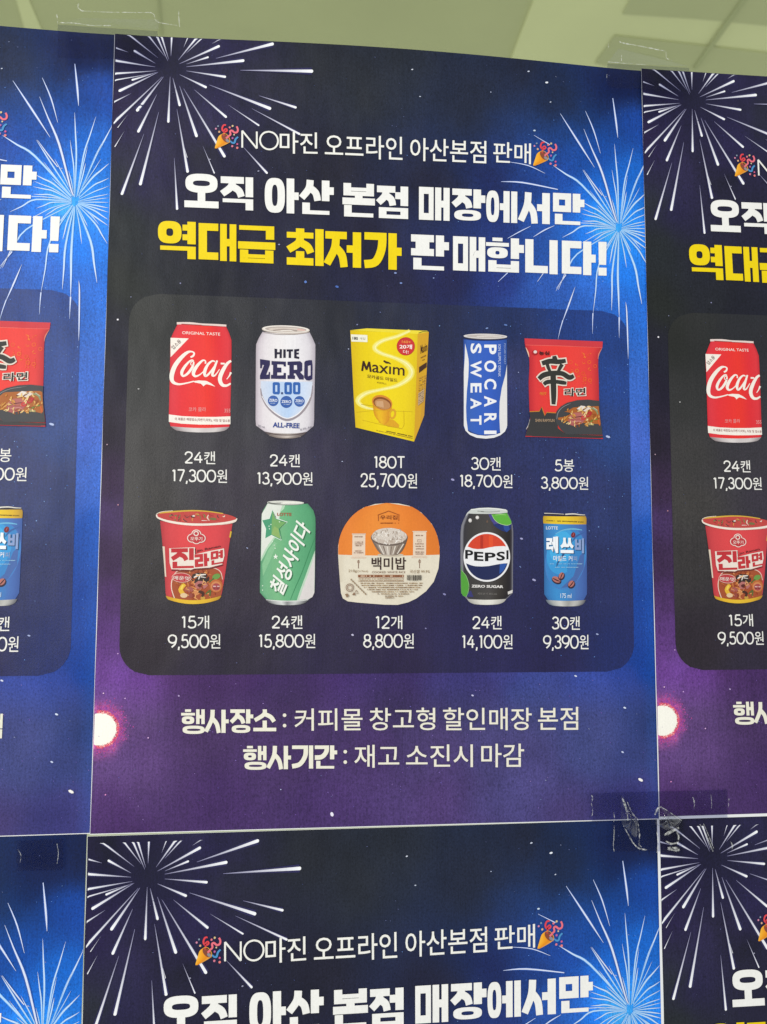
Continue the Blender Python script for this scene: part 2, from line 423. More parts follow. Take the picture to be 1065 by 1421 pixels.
slab('ceiling_panel', [(700, 110), (716, 66), (744, -6), (760, -50), (1300, -50), (1400, 150), (1000, 140)], ZC - .012, .012, M_CEIL2, ceil)
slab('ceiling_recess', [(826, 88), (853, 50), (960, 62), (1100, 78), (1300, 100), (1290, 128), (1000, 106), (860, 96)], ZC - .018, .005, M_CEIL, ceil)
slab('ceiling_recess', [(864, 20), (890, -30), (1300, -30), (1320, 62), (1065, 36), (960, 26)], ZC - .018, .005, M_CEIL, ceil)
slab('ceiling_joint', [(1034, -6), (1042, -6), (968, 96), (962, 96)], ZC - .026, .007, M_JOINT, ceil)
slab('ceiling_joint', [(219, -8), (221, -8), (226, 50), (223, 50)], ZC - .006, .005, M_JOINT, ceil)
slab('ceiling_panel', [(20, -10), (36, -10), (66, 60), (40, 60)], ZC - .006, .005, M_CEIL2, ceil)

# ------------------------------------------------------------------ printed night sky and panel: colours sampled over the sheet
def field(samples, xy, pw=3.2):
    P = np.array([px(a, b_) for a, b_, _ in samples]); K = np.array([lin(c) for _, _, c in samples]) ** (1 / 2.2)
    out = np.zeros((len(xy), 3)); wt = np.zeros(len(xy))
    for q, k in zip(P, K):
        w_ = 1 / (((xy - q) ** 2).sum(1) + 8e-5) ** (pw / 2); out += w_[:, None] * k; wt += w_
    return (out / wt[:, None]) ** 2.2
SKY = [(200, 60, '#1a1a2b'), (300, 70, '#1c1c2e'), (350, 130, '#23252f'), (430, 80, '#24272f'), (500, 120, '#262a33'), (570, 90, '#252a35'), (650, 130, '#22283a'), (720, 100, '#20263a'), (780, 130, '#1c2640'),
 (860, 120, '#15204a'), (885, 170, '#154096'), (885, 110, '#141f45'), (172, 110, '#1c1a38'), (170, 150, '#221c38'), (165, 250, '#262a2e'), (165, 330, '#23272a'), (165, 400, '#252826'), (190, 260, '#24213f'), (240, 230, '#242238'), (280, 160, '#1f1e36'), (300, 300, '#211f33'), (250, 200, '#201f2e'),
 (450, 240, '#222231'), (600, 250, '#22243a'), (520, 330, '#242338'), (690, 240, '#1d2655'), (740, 250, '#1d3270'), (780, 230, '#1b3c8c'), (780, 280, '#1d4698'), (830, 200, '#16459c'), (830, 250, '#1a60c0'), (870, 240, '#1560c0'), (860, 290, '#218ae0'),
 (860, 315, '#46a8f2'), (890, 330, '#2080e0'), (830, 330, '#2070d4'), (795, 320, '#2a60bc'), (750, 330, '#284a98'), (690, 320, '#22306c'), (620, 385, '#252852'), (700, 395, '#26357a'), (770, 400, '#2e55aa'), (840, 410, '#3468c8'), (885, 430, '#2c6fd8'), (885, 390, '#2278e0'),
 (540, 390, '#25253f'), (400, 390, '#252537'), (300, 395, '#23242f'), (250, 400, '#25272d'), (890, 550, '#3a68c4'), (893, 600, '#4a6cce'), (893, 680, '#3c63bc'), (897, 750, '#1f4ea8'), (900, 850, '#1e459c'), (905, 930, '#173f96'), (880, 955, '#2c4090'), (905, 1010, '#1c3a8c'),
 (165, 470, '#23232f'), (160, 540, '#262333'), (150, 600, '#2a2431'), (148, 660, '#3a2a44'), (150, 710, '#43305a'), (148, 780, '#382844'), (150, 850, '#48305e'), (152, 900, '#5a3a78'), (150, 935, '#6c4496'),
 (200, 960, '#643c8a'), (200, 1060, '#5a3482'), (170, 1060, '#5e3888'), (250, 945, '#4a2f62'), (300, 950, '#452d5e'), (400, 950, '#3f2c5c'), (550, 950, '#3d2e62'), (650, 950, '#3c3876'), (750, 955, '#3a458c'), (820, 960, '#36489a'), (150, 1120, '#461e6c'), (140, 1150, '#441c68'),
 (300, 1020, '#4d2c6e'), (300, 1100, '#482270'), (400, 1050, '#4e2c74'), (450, 1110, '#502a7e'), (500, 1030, '#502f7c'), (600, 1040, '#4c367c'), (600, 1110, '#50307e'), (700, 1040, '#483e88'), (750, 1090, '#4c4294'), (820, 1040, '#3c489a'), (890, 1050, '#2c3f94'), (880, 1125, '#33308a'), (800, 1130, '#4a3888')]
PANEL = [(220, 430, '#2b2c2b'), (190, 440, '#242622'), (200, 540, '#313130'), (200, 620, '#3b3938'), (200, 700, '#403d3b'), (190, 780, '#3a3636'), (200, 900, '#2d252e'), (300, 440, '#292a2f'), (330, 560, '#323137'), (300, 620, '#363339'), (330, 690, '#37313c'), (340, 800, '#322b38'), (300, 920, '#2b2436'),  # left side greyer and lighter: paper sheen painted into the panel colours
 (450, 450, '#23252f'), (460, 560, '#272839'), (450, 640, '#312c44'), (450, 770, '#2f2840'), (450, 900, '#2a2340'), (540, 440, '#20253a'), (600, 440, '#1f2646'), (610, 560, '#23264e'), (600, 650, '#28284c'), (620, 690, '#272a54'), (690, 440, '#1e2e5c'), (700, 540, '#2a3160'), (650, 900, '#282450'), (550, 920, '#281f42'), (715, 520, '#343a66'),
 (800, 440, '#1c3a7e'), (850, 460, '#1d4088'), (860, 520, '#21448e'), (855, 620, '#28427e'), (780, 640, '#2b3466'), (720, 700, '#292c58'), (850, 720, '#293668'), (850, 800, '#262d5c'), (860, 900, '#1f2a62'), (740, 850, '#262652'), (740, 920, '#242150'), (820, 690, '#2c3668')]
def fbm(xy, seed, f, octv=4):
    rs = np.random.RandomState(seed); out = np.zeros(len(xy)); a = 1.0; tot = 0
    for o in range(octv):
        n = 64; g = rs.rand(n, n); q = xy * f; i = np.floor(q).astype(int); t = q - i; t = t * t * (3 - 2 * t)
        i0, j0 = i[:, 0] % n, i[:, 1] % n; i1, j1 = (i0 + 1) % n, (j0 + 1) % n
        out += a * ((g[i0, j0] * (1 - t[:, 0]) + g[i1, j0] * t[:, 0]) * (1 - t[:, 1]) + (g[i0, j1] * (1 - t[:, 0]) + g[i1, j1] * t[:, 0]) * t[:, 1])
        tot += a; a *= .55; f *= 2.1
    return out / tot - .5
def grid(x0, x1, y0, y1, st):
    nx, ny = int((x1 - x0) / st) + 1, int((y1 - y0) / st) + 1
    X, Y = np.meshgrid(np.linspace(x0, x1, nx), np.linspace(y0, y1, ny))
    F = [(j * nx + i, (j + 1) * nx + i, (j + 1) * nx + i + 1, j * nx + i + 1) for j in range(ny - 1) for i in range(nx - 1)]
    return np.stack([X.ravel(), Y.ravel()], 1), F
PW, PH = 0.4235, 0.598
BURST = px(237, 94); BLUE = px(861, 316); SUN = px(139, 1012)
def sky_ink(xy):
    c = field(SKY, xy + np.stack([fbm(xy, 3, 14), fbm(xy, 4, 14)], 1) * .035)
    n = fbm(xy, 7, 26)
    c *= (1 + .55 * n)[:, None]
    # purple haze round the white burst
    d_ = np.hypot(xy[:, 0] - BURST[0], (xy[:, 1] - BURST[1]))
    w_ = np.exp(-((d_ - .055) / .035) ** 2) * np.clip(.5 + 2.2 * fbm(xy, 11, 30), 0, 1)
    c += w_[:, None] * np.array([.010, .006, .034])
    # printed glows: blue round its burst, magenta round the disc
    d_ = np.hypot(xy[:, 0] - BLUE[0], xy[:, 1] - BLUE[1]); g = np.exp(-d_ / .024) + .42 * np.exp(-(d_ / .062) ** 2)
    mod = np.clip(1 + 1.1 * fbm(xy, 31, 40), .3, 2)
    c += (g * mod)[:, None] * np.array([.004, .085, .40])
    d_ = np.hypot(xy[:, 0] - SUN[0], (xy[:, 1] - SUN[1]) * .9)
    c += (np.exp(-(d_ / .045) ** 2) * mod)[:, None] * np.array([.055, .012, .07]) + (np.exp(-(d_ / .10) ** 2) * mod)[:, None] * np.array([.010, .002, .018])
    lowp = np.clip((xy[:, 1] - .49) / .03, 0, 1); g_ = c.mean(1, keepdims=True); c = c * (1 - lowp[:, None] * .36) + g_ * lowp[:, None] * .20
    rd = px(161.5, 1012)[0] - SUN[0]; c += (np.exp(-((d_ - rd) / .0055) ** 2) * np.clip(1 + 2.2 * fbm(xy, 37, 220, 2), .1, 2.2))[:, None] * np.array([.34, .05, .13])
    c = c - np.clip(.0045 - c * .07, 0, .0045)
    e_ = np.clip((xy[:, 0] - .41) / .0135, 0, 1) * np.clip((xy[:, 1] - .12) / .1, 0, 1)
    c += e_[:, None] * np.array([.0, .025, .10])
    return np.clip(c, 0.0015, 1)
MARGIN = (.0001, .2, .0009)
def make_sky(root, x0, x1, y0, y1):
    xy, F = grid(x0, x1, y0, y1, 0.0021)
    lo, at_, hi = MARGIN; e = xy[:, 0] < x0 + .0001; t = np.clip((xy[:, 1] - at_) / .15, 0, 1)
    xy[e, 0] = lo + (hi - lo) * t[e] + .00012 * np.sin(xy[e, 1] * 60)
    o = mesh_obj('printed_sky', [(a, -0.00012, -b_) for a, b_ in xy], F, M_BG, root, sky_ink(xy)); return o
def make_paper(root, x0, x1, y0, y1):
    xy, F = grid(x0, x1, y0, y1, 0.012); n = len(xy)
    return mesh_obj('paper_sheet', [(a, -0.00002, -b_) for a, b_ in xy], F, M_PAPER, root)
M_PAPER.use_backface_culling = False

poster = bpy.data.objects.new('sale_poster', None); poster.empty_display_size = .05; link(poster)
poster.location = (0, 0, TOP)
GROUP = 'night sky sale posters taped up in rows'

# dark panel with round corners
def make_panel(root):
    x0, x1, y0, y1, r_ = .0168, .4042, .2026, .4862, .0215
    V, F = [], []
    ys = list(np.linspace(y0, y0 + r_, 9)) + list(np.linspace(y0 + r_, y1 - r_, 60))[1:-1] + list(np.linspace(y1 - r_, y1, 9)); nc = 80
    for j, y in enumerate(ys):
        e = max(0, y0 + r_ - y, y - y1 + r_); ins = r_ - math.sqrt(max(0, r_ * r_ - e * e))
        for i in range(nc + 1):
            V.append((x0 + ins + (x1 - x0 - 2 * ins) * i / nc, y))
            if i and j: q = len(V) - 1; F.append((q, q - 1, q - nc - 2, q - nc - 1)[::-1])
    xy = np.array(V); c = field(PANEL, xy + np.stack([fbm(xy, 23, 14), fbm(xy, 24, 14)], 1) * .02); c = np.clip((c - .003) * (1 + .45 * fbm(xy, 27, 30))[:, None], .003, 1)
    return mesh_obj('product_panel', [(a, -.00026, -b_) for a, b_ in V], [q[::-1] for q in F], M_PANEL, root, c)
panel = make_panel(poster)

rnd = random.Random(5)
# ---- white burst
ink = Ink(.0002, Z(0, 0, 2.6625)); ink.clip = True
WB = [(665, 238, 810, 178, 10), (690, 240, 770, 217, 7), (660, 225, 730, 142, 8), (690, 200, 752, 142, 6), (785, 168, 828, 145, 5), (800, 222, 1008, 175, 12), (690, 250, 900, 233, 11), (690, 265, 833, 290, 9), (665, 278, 762, 326, 9), (775, 318, 998, 407, 12),
 (845, 392, 957, 467, 6), (720, 335, 836, 435, 9), (680, 330, 830, 578, 11), (665, 320, 727, 503, 11), (640, 290, 665, 390, 9), (630, 285, 623, 450, 9), (605, 285, 508, 407, 11), (580, 350, 512, 485, 10), (600, 285, 418, 455, 9), (485, 345, 418, 378, 6), (585, 268, 443, 335, 10),
 (580, 268, 490, 295, 7), (579, 262, 418, 272, 8), (578, 270, 418, 297, 5), (575, 248, 422, 223, 9), (575, 235, 498, 188, 8), (475, 193, 424, 175, 6), (585, 215, 470, 122, 7), (610, 210, 548, 130, 6), (622, 228, 580, 132, 7), (625, 222, 597, 132, 7), (633, 210, 636, 135, 7), (680, 180, 697, 140, 4), (890, 268, 1152, 277, 13), (958, 361, 1093, 405, 9), (932, 407, 1107, 500, 8)]
ZR = Z(870, 180, 5.462, SH_R); Z4 = Z(200, 160, 3.328)
WB2 = [(ZR, 435, 100, 340, 610, 22), (ZR, 345, 255, 222, 680, 20), (ZR, 555, 425, 592, 785, 17), (ZR, 740, 340, 825, 530, 9), (ZR, 215, 235, 158, 345, 7), (ZR, 555, 80, 648, 520, 20), (Z4, 460, 150, 568, 268, 10), (ZR, 600, 300, 640, 420, 4), (ZR, 230, 120, 170, 210, 5)]
for mm, x0, y0, x1, y1, w_ in [(ink.m, *q) for q in WB] + WB2:
    k = .4
    xs = [(x0, y0, w_ * .12), (x0 + (x1 - x0) * .5, y0 + (y1 - y0) * .5, w_ * .5), (x1, y1, w_ * .92)]
    ink.brush([(a, b_, c * 2.3) for a, b_, c in xs], '#26243f', '#2e2c58', m=mm, n=4)
    ink.brush(xs, '#7f7ca4', '#ffffff', m=mm, n=4)
    ink.ell(x1, y1, w_ * .46, w_ * .46, '#ffffff', n=10, m=mm)
    ink.h = max(.0002, ink.h - 3 * Ink.DZ) if rnd.random() < .8 else ink.h
put('white_firework', ink, poster)
# ---- blue burst
ZL = Z(0, 130, 4.9, SH_L); Z1 = Z(0, 0, 2.6625, SH_L); Z5 = Z(500, 160, 2.6625)
ink = Ink(.0002, ZL); ink.clip = True
BB = [(510, 120, 522, 420, 512, 700, 9), (655, 150, 570, 420, 525, 700, 8), (770, 205, 650, 430, 540, 695, 10), (745, 470, 630, 570, 535, 690, 10), (745, 570, 640, 620, 540, 705, 8), (745, 625, 640, 665, 540, 715, 6), (742, 680, 640, 700, 535, 728, 6), (742, 705, 640, 718, 535, 732, 5), (742, 737, 640, 735, 535, 738, 6), (742, 775, 640, 755, 535, 740, 8),
 (742, 805, 640, 772, 535, 742, 8), (740, 855, 640, 790, 535, 745, 9), (738, 895, 630, 820, 530, 748, 9), (735, 1020, 650, 880, 530, 752, 9), (665, 1285, 620, 1000, 522, 755, 13), (485, 1385, 490, 1050, 512, 765, 13), (428, 1330, 450, 1030, 507, 765, 11), (282, 1355, 345, 1000, 490, 775, 8), (0, 1190, 180, 920, 482, 755, 8), (70, 800, 250, 715, 492, 731, 9),
 (250, 775, 360, 735, 490, 735, 7), (310, 825, 400, 770, 490, 742, 7), (400, 920, 435, 835, 500, 757, 7), (430, 990, 460, 870, 505, 762, 8), (230, 680, 350, 685, 490, 730, 8), (230, 628, 370, 660, 490, 726, 8), (230, 590, 370, 645, 490, 722, 6), (240, 545, 370, 612, 490, 716, 10), (350, 565, 430, 640, 490, 705, 5), (20, 280, 240, 420, 490, 695, 12),
 (250, 310, 370, 500, 500, 695, 8), (375, 440, 440, 560, 500, 690, 6), (480, 310, 505, 500, 511, 700, 7), (586, 470, 565, 560, 528, 695, 7), (690, 440, 640, 520, 560, 640, 4), (680, 890, 620, 820, 540, 750, 5), (150, 690, 330, 700, 490, 731, 5), (200, 850, 360, 770, 490, 737, 5), (340, 960, 420, 850, 497, 752, 6), (470, 900, 485, 840, 508, 765, 5), (560, 1020, 545, 900, 520, 760, 7), (600, 900, 570, 840, 528, 756, 6), (700, 960, 630, 860, 532, 752, 6), (470, 520, 490, 600, 508, 700, 5), (420, 380, 460, 520, 503, 695, 5), (600, 350, 565, 500, 526, 692, 5), (700, 330, 630, 480, 536, 692, 5), (300, 460, 400, 590, 494, 708, 6), (290, 700, 390, 705, 490, 729, 5)]
for x0, y0, x1, y1, x2, y2, w_ in BB:
    q = [(x0, y0, w_ * .12), (x0 + (x1 - x0) * .45, y0 + (y1 - y0) * .45, w_ * .75), (x1, y1, w_ * .95), (x2, y2, w_ * .45)]
    ink.brush([(a, b_, c * 1.7) for a, b_, c in q], '#3f78cc', '#4aa2ee', n=4)
    ink.brush(q, '#e9eefb', '#a9d6fb', n=4)
    if ink.h > .00045: ink.h = .0002
for mm, q in [(Z1, [(50, 297, 1), (125, 410, 6), (187, 505, 1)]), (Z1, [(158, 285, 1), (190, 360, 4), (215, 450, 1)]), (Z1, [(278, 232, 2), (288, 330, 6), (292, 388, 1)]), (Z1, [(148, 355, 1), (178, 430, 4), (220, 530, 7), (262, 690, 5), (274, 720, 3)]), (Z1, [(140, 515, 1), (180, 570, 4), (215, 615, 3)]),
              (ZL, [(42, 1410, 2), (100, 1280, 9), (152, 1158, 1)]), (ZL, [(20, 1180, 2), (75, 1062, 5)]), (Z5, [(520, 247, 1), (600, 250, 5), (730, 275, 3)]), (Z5, [(550, 175, 1), (620, 188, 3), (682, 216, 1)]), (Z5, [(640, 78, 1), (700, 112, 3)]), (Z5, [(545, 455, 1), (590, 430, 3), (630, 410, 1)]), (Z5, [(640, 450, 1), (680, 425, 4), (718, 408, 1)]),
              (Z5, [(510, 615, 1), (545, 582, 3)]), (Z5, [(655, 615, 1), (678, 582, 3)]), (Z5, [(725, 640, 1), (760, 590, 4)]), (ZL, [(540, 1270, 1), (545, 1340, 8), (543, 1560, 7), (540, 1680, 1)]), (ZL, [(485, 1380, 9), (480, 1470, 4), (478, 1530, 1)]), (ZL, [(282, 1350, 7), (276, 1420, 4), (272, 1500, 1)]), (ZL, [(45, 1400, 6), (20, 1470, 4), (0, 1540, 1)])]:
    ink.h = .0004
    ink.brush([(a, b_, c * 2) for a, b_, c in q], '#2f5cb0', '#2f5cb0', m=mm, n=4); ink.brush(q, '#dfe6f8', '#dfe6f8', m=mm, n=4)
put('blue_firework', ink, poster)
# ---- glowing disc at the left edge, cut by the sheet edge, with its torn red fringe
ink = Ink(.00018)
R0 = px(161.5, 1012)[0] - SUN[0]
XE = .0009
def fleck(x, y, r_, col, asp=1.0, ang=0):
    c, d_ = math.cos(ang), math.sin(ang); P = []
    for i in range(6):
        a = math.tau * i / 6; u, v = r_ * asp * math.cos(a), r_ * math.sin(a); P.append((x + u * c - v * d_, y + u * d_ + v * c))
    if x - r_ * asp < XE: return
    ink.add(P, [(0, 1, 2, 3, 4, 5)], [lin(col)] * 6, step=False)
for k in range(2300):
    a = rnd.uniform(-1.75, 1.75); q = abs(rnd.gauss(0, 1)); rr = R0 * (.97 + .30 * q); ink.h = .00018 + .00001 * rnd.randrange(12)
    col = rnd.choice(['#f0536e', '#e8607a', '#ff7d84', '#d94d80', '#ffa9a4']) if q < .75 else rnd.choice(['#c05098', '#a850a4', '#8c4aa6', '#b64a86'])
    if math.sin(a) > .5 and rnd.random() < .45: continue
    fleck(SUN[0] + rr * math.cos(a), SUN[1] + rr * math.sin(a), rnd.uniform(.00018, .00055) * (1.25 if q < .5 else .8), col, rnd.uniform(1, 1.8), rnd.uniform(0, 3))
ink.h = .00034
P = []
for i in range(150):
    a = math.tau * i / 150; rr = R0 * (1 + .035 * (rnd.random() - .3) * (1 if abs(a) < 9 else 0)); P.append((max(XE, SUN[0] + rr * math.cos(a)), SUN[1] + rr * math.sin(a)))
ink.m = lambda q: q
P = [q for i, q in enumerate(P) if i == 0 or math.hypot(q[0] - P[i - 1][0], q[1] - P[i - 1][1]) > 1e-6]
ink.poly(P, '#fffbee')
for k in range(60):
    a = rnd.uniform(-1.6, 1.6); ink.h = .00036; fleck(SUN[0] + R0 * math.cos(a) * rnd.uniform(.98, 1.08), SUN[1] + R0 * math.sin(a) * rnd.uniform(.98, 1.08), rnd.uniform(.0002, .0005), rnd.choice(['#fff6ea', '#ffd9cf', '#ffb7b0']))
put('glowing_disc', ink, poster)
# ---- stars and flecks
ink = Ink(.00048)
XE = .003
def star(x, y, r_, asp, ang, col):
    if .003 < x < PW - .004 and .003 < y < PH - .004: fleck(x, y, r_, col, asp, ang)
for k in range(330):
    x, y = rnd.uniform(0, PW), rnd.uniform(0, PH); b_ = x / PW
    big = rnd.random() < .1
    ink.h = .00048 + .000004 * (k % 9)
    star(x, y, rnd.uniform(.00012, .00026) * (1.7 if big else 1), rnd.uniform(1, 2.2), rnd.uniform(.2, .7), rnd.choice(['#8c93b8', '#a9b2d6', '#6d78a6', '#c9d2ee'] if big else ['#4a5076', '#5d648c', '#6a72a0', '#4c5a94']))
for k in range(420):          # dust over the blue and along the bottom
    if rnd.random() < .6: x, y = rnd.gauss(.38, .05), rnd.gauss(.24, .12)
    else: x, y = rnd.uniform(0, PW), rnd.uniform(.49, .59)
    ink.h = .00048 + .000004 * (k % 9)
    star(x, y, rnd.uniform(.00012, .0003), rnd.uniform(1, 2.0), rnd.uniform(.2, .6), rnd.choice(['#5f8fe0', '#79a8ee', '#4a7ed8', '#8fb8f0']) if y < .48 else rnd.choice(['#7f5ab4', '#8f74c4', '#a688cc', '#6d62b8']))
for x, y, w_, asp, ang, col in [(889, 1082, 2.6, 2.0, .5, '#fff9f2'), (461, 1130, 3.0, 1.4, 1.2, '#f2ecf8'), (867, 982, 1.6, 1.9, .4, '#dfe9fb'), (864, 1043.5, 1.5, 1.8, .5, '#cfd8f4'), (799, 938, 1.5, 2, .4, '#d9deef'), (757.5, 117.5, 1.9, 1.7, -.2, '#eef1f8'), (732, 103, 1.4, 1.8, -.3, '#ccd2e2'), (741, 183, 1.7, 1.5, -.1, '#cfe0ee'),
                        (763, 144, 1.2, 1.5, -.3, '#c2c8d8'), (571, 103, 1.3, 1.6, -.3, '#d5d9e4'), (582, 139, 1.1, 1.7, 0, '#bfc6d6'), (163.7, 443.4, 1.7, 1.1, 0, '#f4f0f4'), (150, 489, 1.4, 1.1, 0, '#dcd3e2'), (250.6, 393, 1.3, 1.1, 0, '#8f90b4'), (182, 412, 1.1, 1.1, 0, '#7c7f98'), (192.6, 539.7, 1.2, 1.4, 0, '#b9b7b4'), (149, 617, 1.2, 1.1, 0, '#b89aa8'), (164.4, 700.6, 1.3, 1, 0, '#c28a96'),
                        (424.3, 391.3, 2.6, 1.0, .5, '#5d7fc4'), (468, 398, 2.2, 1.6, .3, '#4f70ba'), (549, 379, 1.7, 1.6, 0, '#8d9ed0'), (556.7, 393, 1.6, 1.6, 0, '#7e95d0'), (602, 386, 1.2, 1.4, 0, '#8b9ac8'), (387.6, 339.4, 1.3, 1.6, 0, '#9a9ac0'), (291.6, 221.6, 1.2, 1.2, .5, '#a9a8bc'), (359, 238, 1.3, 1.5, -.4, '#9a9ab2'),
                        (206, 1023.8, 1.3, 1, 0, '#e6b9e8'), (146.7, 1102.7, 1.3, 1, 0, '#ee9ad0'), (144, 962, 1.3, 1, 0, '#f2c8e8'), (174, 969, 1.2, 1, 0, '#dab0e6'), (248.5, 965.5, 1.5, 1.3, .5, '#b39cc8'), (164, 907, 1.2, 1.2, 0, '#c39ad0'), (656, 965, 1.5, 1.8, .4, '#c9c6e6'), (844, 606, 2.2, 2.2, .3, '#b9c6ea'), (628.5, 665.6, 2.0, 1.8, .3, '#a9a6d2'), (489.5, 881, 1.8, 1.4, .4, '#c9c4dc'), (591, 872, 1.2, 1.4, .5, '#8f8bb6'), (829, 880, 1.4, 2, .3, '#a9b4dc'), (741.4, 804.8, 2.0, 2, .4, '#a8a6cc'), (724, 747.5, 1.8, 1.7, .3, '#a8a8d2'), (600, 772, 1.2, 1.8, .3, '#8a88b8'), (617, 824.6, 1.8, 1.8, .4, '#8c8ab8'), (676, 455.5, 1.4, 2, -.3, '#7f96c8'), (702, 451, 1.8, 2, .2, '#5f7cb8'), (496, 450.5, 1.2, 1.3, -.3, '#8a8eb4')]:
    x, y = px(x, y); ink.h = .00056; XE = .001
    star(x, y, w_ * .00056 * .75, asp, ang, col)
put('star_specks', ink, poster)['kind'] = 'stuff'

# ---- small line of lettering with a party popper at each end
ink = Ink(.0006); WH = '#f6f4ea'
def line(t, x0, x1, yt0, yb0, slope, col=WH, bold=0.0, i=None):
    (i or ink).text(t, (x0, yb0), (x1, yb0 + slope * (x1 - x0)), (x0, yt0), col, bold)
figures(ink, 'N', (336, 207), (357.5, 208.5), (336, 181.5), WH, 2.4); figures(ink, 'O', (360.5, 209), (387, 210.5), (360.5, 182.5), WH, 2.4); line('마진', 388.5, 441, 184.5, 214, .03, bold=.006); line('오프라인', 451, 558.5, 187.5, 219.5, .045, bold=.006)
line('아산본점', 569, 674.5, 193.5, 224.5, .038, bold=.006); line('판매', 684, 736.5, 198.5, 227, .04, bold=.006)
put('small_heading', ink, poster)
def popper(m):
    i = Ink(.0006, m)
    i.brush([(430, 175, 38), (370, 180, 40), (335, 250, 42), (350, 310, 42), (410, 335, 44), (455, 305, 40), (430, 265, 34), (385, 300, 36), (385, 390, 40)], '#e8474e', m=m)
    i.brush([(690, 210, 44), (720, 280, 46), (705, 345, 46), (640, 360, 46), (575, 310, 46), (530, 330, 46), (540, 400, 44), (500, 440, 44), (425, 490, 40)], '#f07582', m=m)
    i.brush([(530, 560, 34), (580, 605, 42), (635, 605, 46), (665, 520, 46), (725, 465, 40)], '#4b93c8', m=m)
    for x, y, r_, c in [(180, 262, 24, '#d88ca8'), (235, 200, 22, '#8797a6'), (262, 338, 26, '#e0b088'), (520, 235, 26, '#e57a84'), (592, 200, 26, '#d9c08c'), (628, 412, 20, '#d8c79c'), (590, 495, 26, '#b964a4'), (582, 690, 28, '#de7e92'), (705, 640, 24, '#d8608c'), (705, 730, 30, '#e8807c')]: i.ell(x, y, r_, r_, c, n=8, m=m)
    o = put('party_popper', i, poster, 'printed popper throwing red and blue streamers')
    j = Ink(i.h + 1e-5, m)
    j.body([(345, 385), (250, 440), (205, 560), (160, 690), (150, 735)], [(350, 380), (480, 520), (510, 600), (330, 690), (190, 745)], [(0, '#ffbe3c'), (.35, '#f7a520'), (.7, '#e88a14'), (1, '#f2b04a')], rows=10, cols=8)
    j.ell(415, 500, 128, 70, '#8a4a34', rot=48); j.ell(465, 555, 55, 32, '#8f8f96', rot=40); j.brush([(345, 385, 14), (440, 400, 14), (520, 520, 16), (505, 610, 14)], '#e8a83c')
    j.brush([(430, 500, 46), (490, 450, 42)], '#f07582'); j.brush([(372, 395, 40), (375, 440, 36)], '#c84a3c')
    put('cone', j, o)
popper(Z(290, 165, 17.75))
popper(Z(290 + 441, 165 + 24.2, 17.75))

# ---- heavy headline
def heavy(name, rows, tv, th, parent=poster):
    i = Ink(.0006)
    for ch, x0, x1, y0, y1, col in rows:
        s_ = .042 * (x1 - x0)
        if ch == '!':
            i.poly([(x0, y0), (x1, y0 + .5), (x1 - .6, y1 - 14.5), (x0 + .6, y1 - 15)], col); i.poly([(x0, y1 - 11), (x1, y1 - 10.6), (x1, y1 + .3), (x0, y1)], col)
        else:
            hangul(i, ch, (x0, y1 - s_), (x1, y1), (x0, y0), col, tv, th)
        i.h = .0006
    put(name, i, parent)
YE = '#f6d800'; WB_ = '#f7f5ee'
heavy('white_headline', [(c, a, b_, y, yb, WB_) for c, a, b_, y, yb in [('오', 256.2, 303.7, 240.5, 289.5), ('직', 306.7, 351.7, 245, 292.5), ('아', 367.7, 414.8, 247, 297), ('산', 417, 463.5, 250, 299), ('본', 475.5, 520.5, 254.5, 302.5), ('점', 523.3, 566.5, 258.3, 304.6), ('매', 581.5, 624, 260, 307), ('장', 627.7, 673.5, 262.3, 307.5), ('에', 674.7, 717.8, 264.8, 310), ('서', 720.8, 763, 267, 311.5), ('만', 767.4, 811, 268, 313)]], 10.6, 9.4)
heavy('yellow_headline', [(c, a, b_, y, yb, YE) for c, a, b_, y, yb in [('역', 219.5, 272, 306, 360), ('대', 276, 328.3, 309.5, 363), ('급', 330.7, 382.4, 312.5, 366), ('최', 398.3, 449.4, 316.5, 369.5), ('저', 451.8, 501.4, 321, 372), ('가', 506, 557.5, 322.5, 375)]], 11.6, 10.2)
heavy('white_subheadline', [(c, a, b_, y, yb, WB_) for c, a, b_, y, yb in [('판', 570.6, 623.2, 325.5, 376), ('매', 628.8, 673.5, 328, 377.2), ('합', 674.6, 727.2, 329.5, 379), ('니', 729, 774, 332, 381), ('다', 779.8, 826.8, 334, 382.5), ('!', 830.5, 841.8, 335.6, 382.5)]], 11.4, 10)

# ---- lines at the foot
ZF1, ZF2 = Z(240, 960, 3.55), Z(520, 960, 3.55)
i = Ink(.0006)
def foot(m, rows):
    for ch, x0, x1, y0, y1 in rows: hangul(i, ch, (x0, y1), (x1, y1), (x0, y0), '#f1ecd8', 21, 17.5, m=m); i.h = .0006
foot(ZF1, [('행', 42, 158, 86, 207), ('사', 160, 276, 88, 202), ('장', 284, 397, 86, 202), ('소', 397, 510, 86, 194)])
foot(ZF1, [('행', 347, 462, 266, 384), ('사', 466, 583, 266, 381), ('기', 588, 692, 264, 378), ('간', 700, 810, 264, 378)])
put('foot_heading', i, poster)
i = Ink(.0006); FT = '#efe9d6'
for m_, x, y in [(ZF1, 551, 115), (ZF1, 551, 166), (ZF1, 850, 295), (ZF1, 850, 346)]: i.ell(x, y, 9, 9, FT, m=m_, n=12)
for t, x0, x1, y0, y1 in [('커피몰', 409, 503.4, 983, 1014), ('창고형', 513, 604.5, 982, 1013.6), ('할인매장', 615, 738.2, 981.8, 1013.6), ('본점', 746.8, 802.5, 981, 1013), ('재고', 492, 554.4, 1033.5, 1065.5), ('소진시', 563.7, 656.6, 1033, 1064.8), ('마감', 668, 727.6, 1032, 1064.8)]:
    i.text(t, (x0, y1), (x1, y1 - .4), (x0, y0), FT, .006)
put('foot_lettering', i, poster)

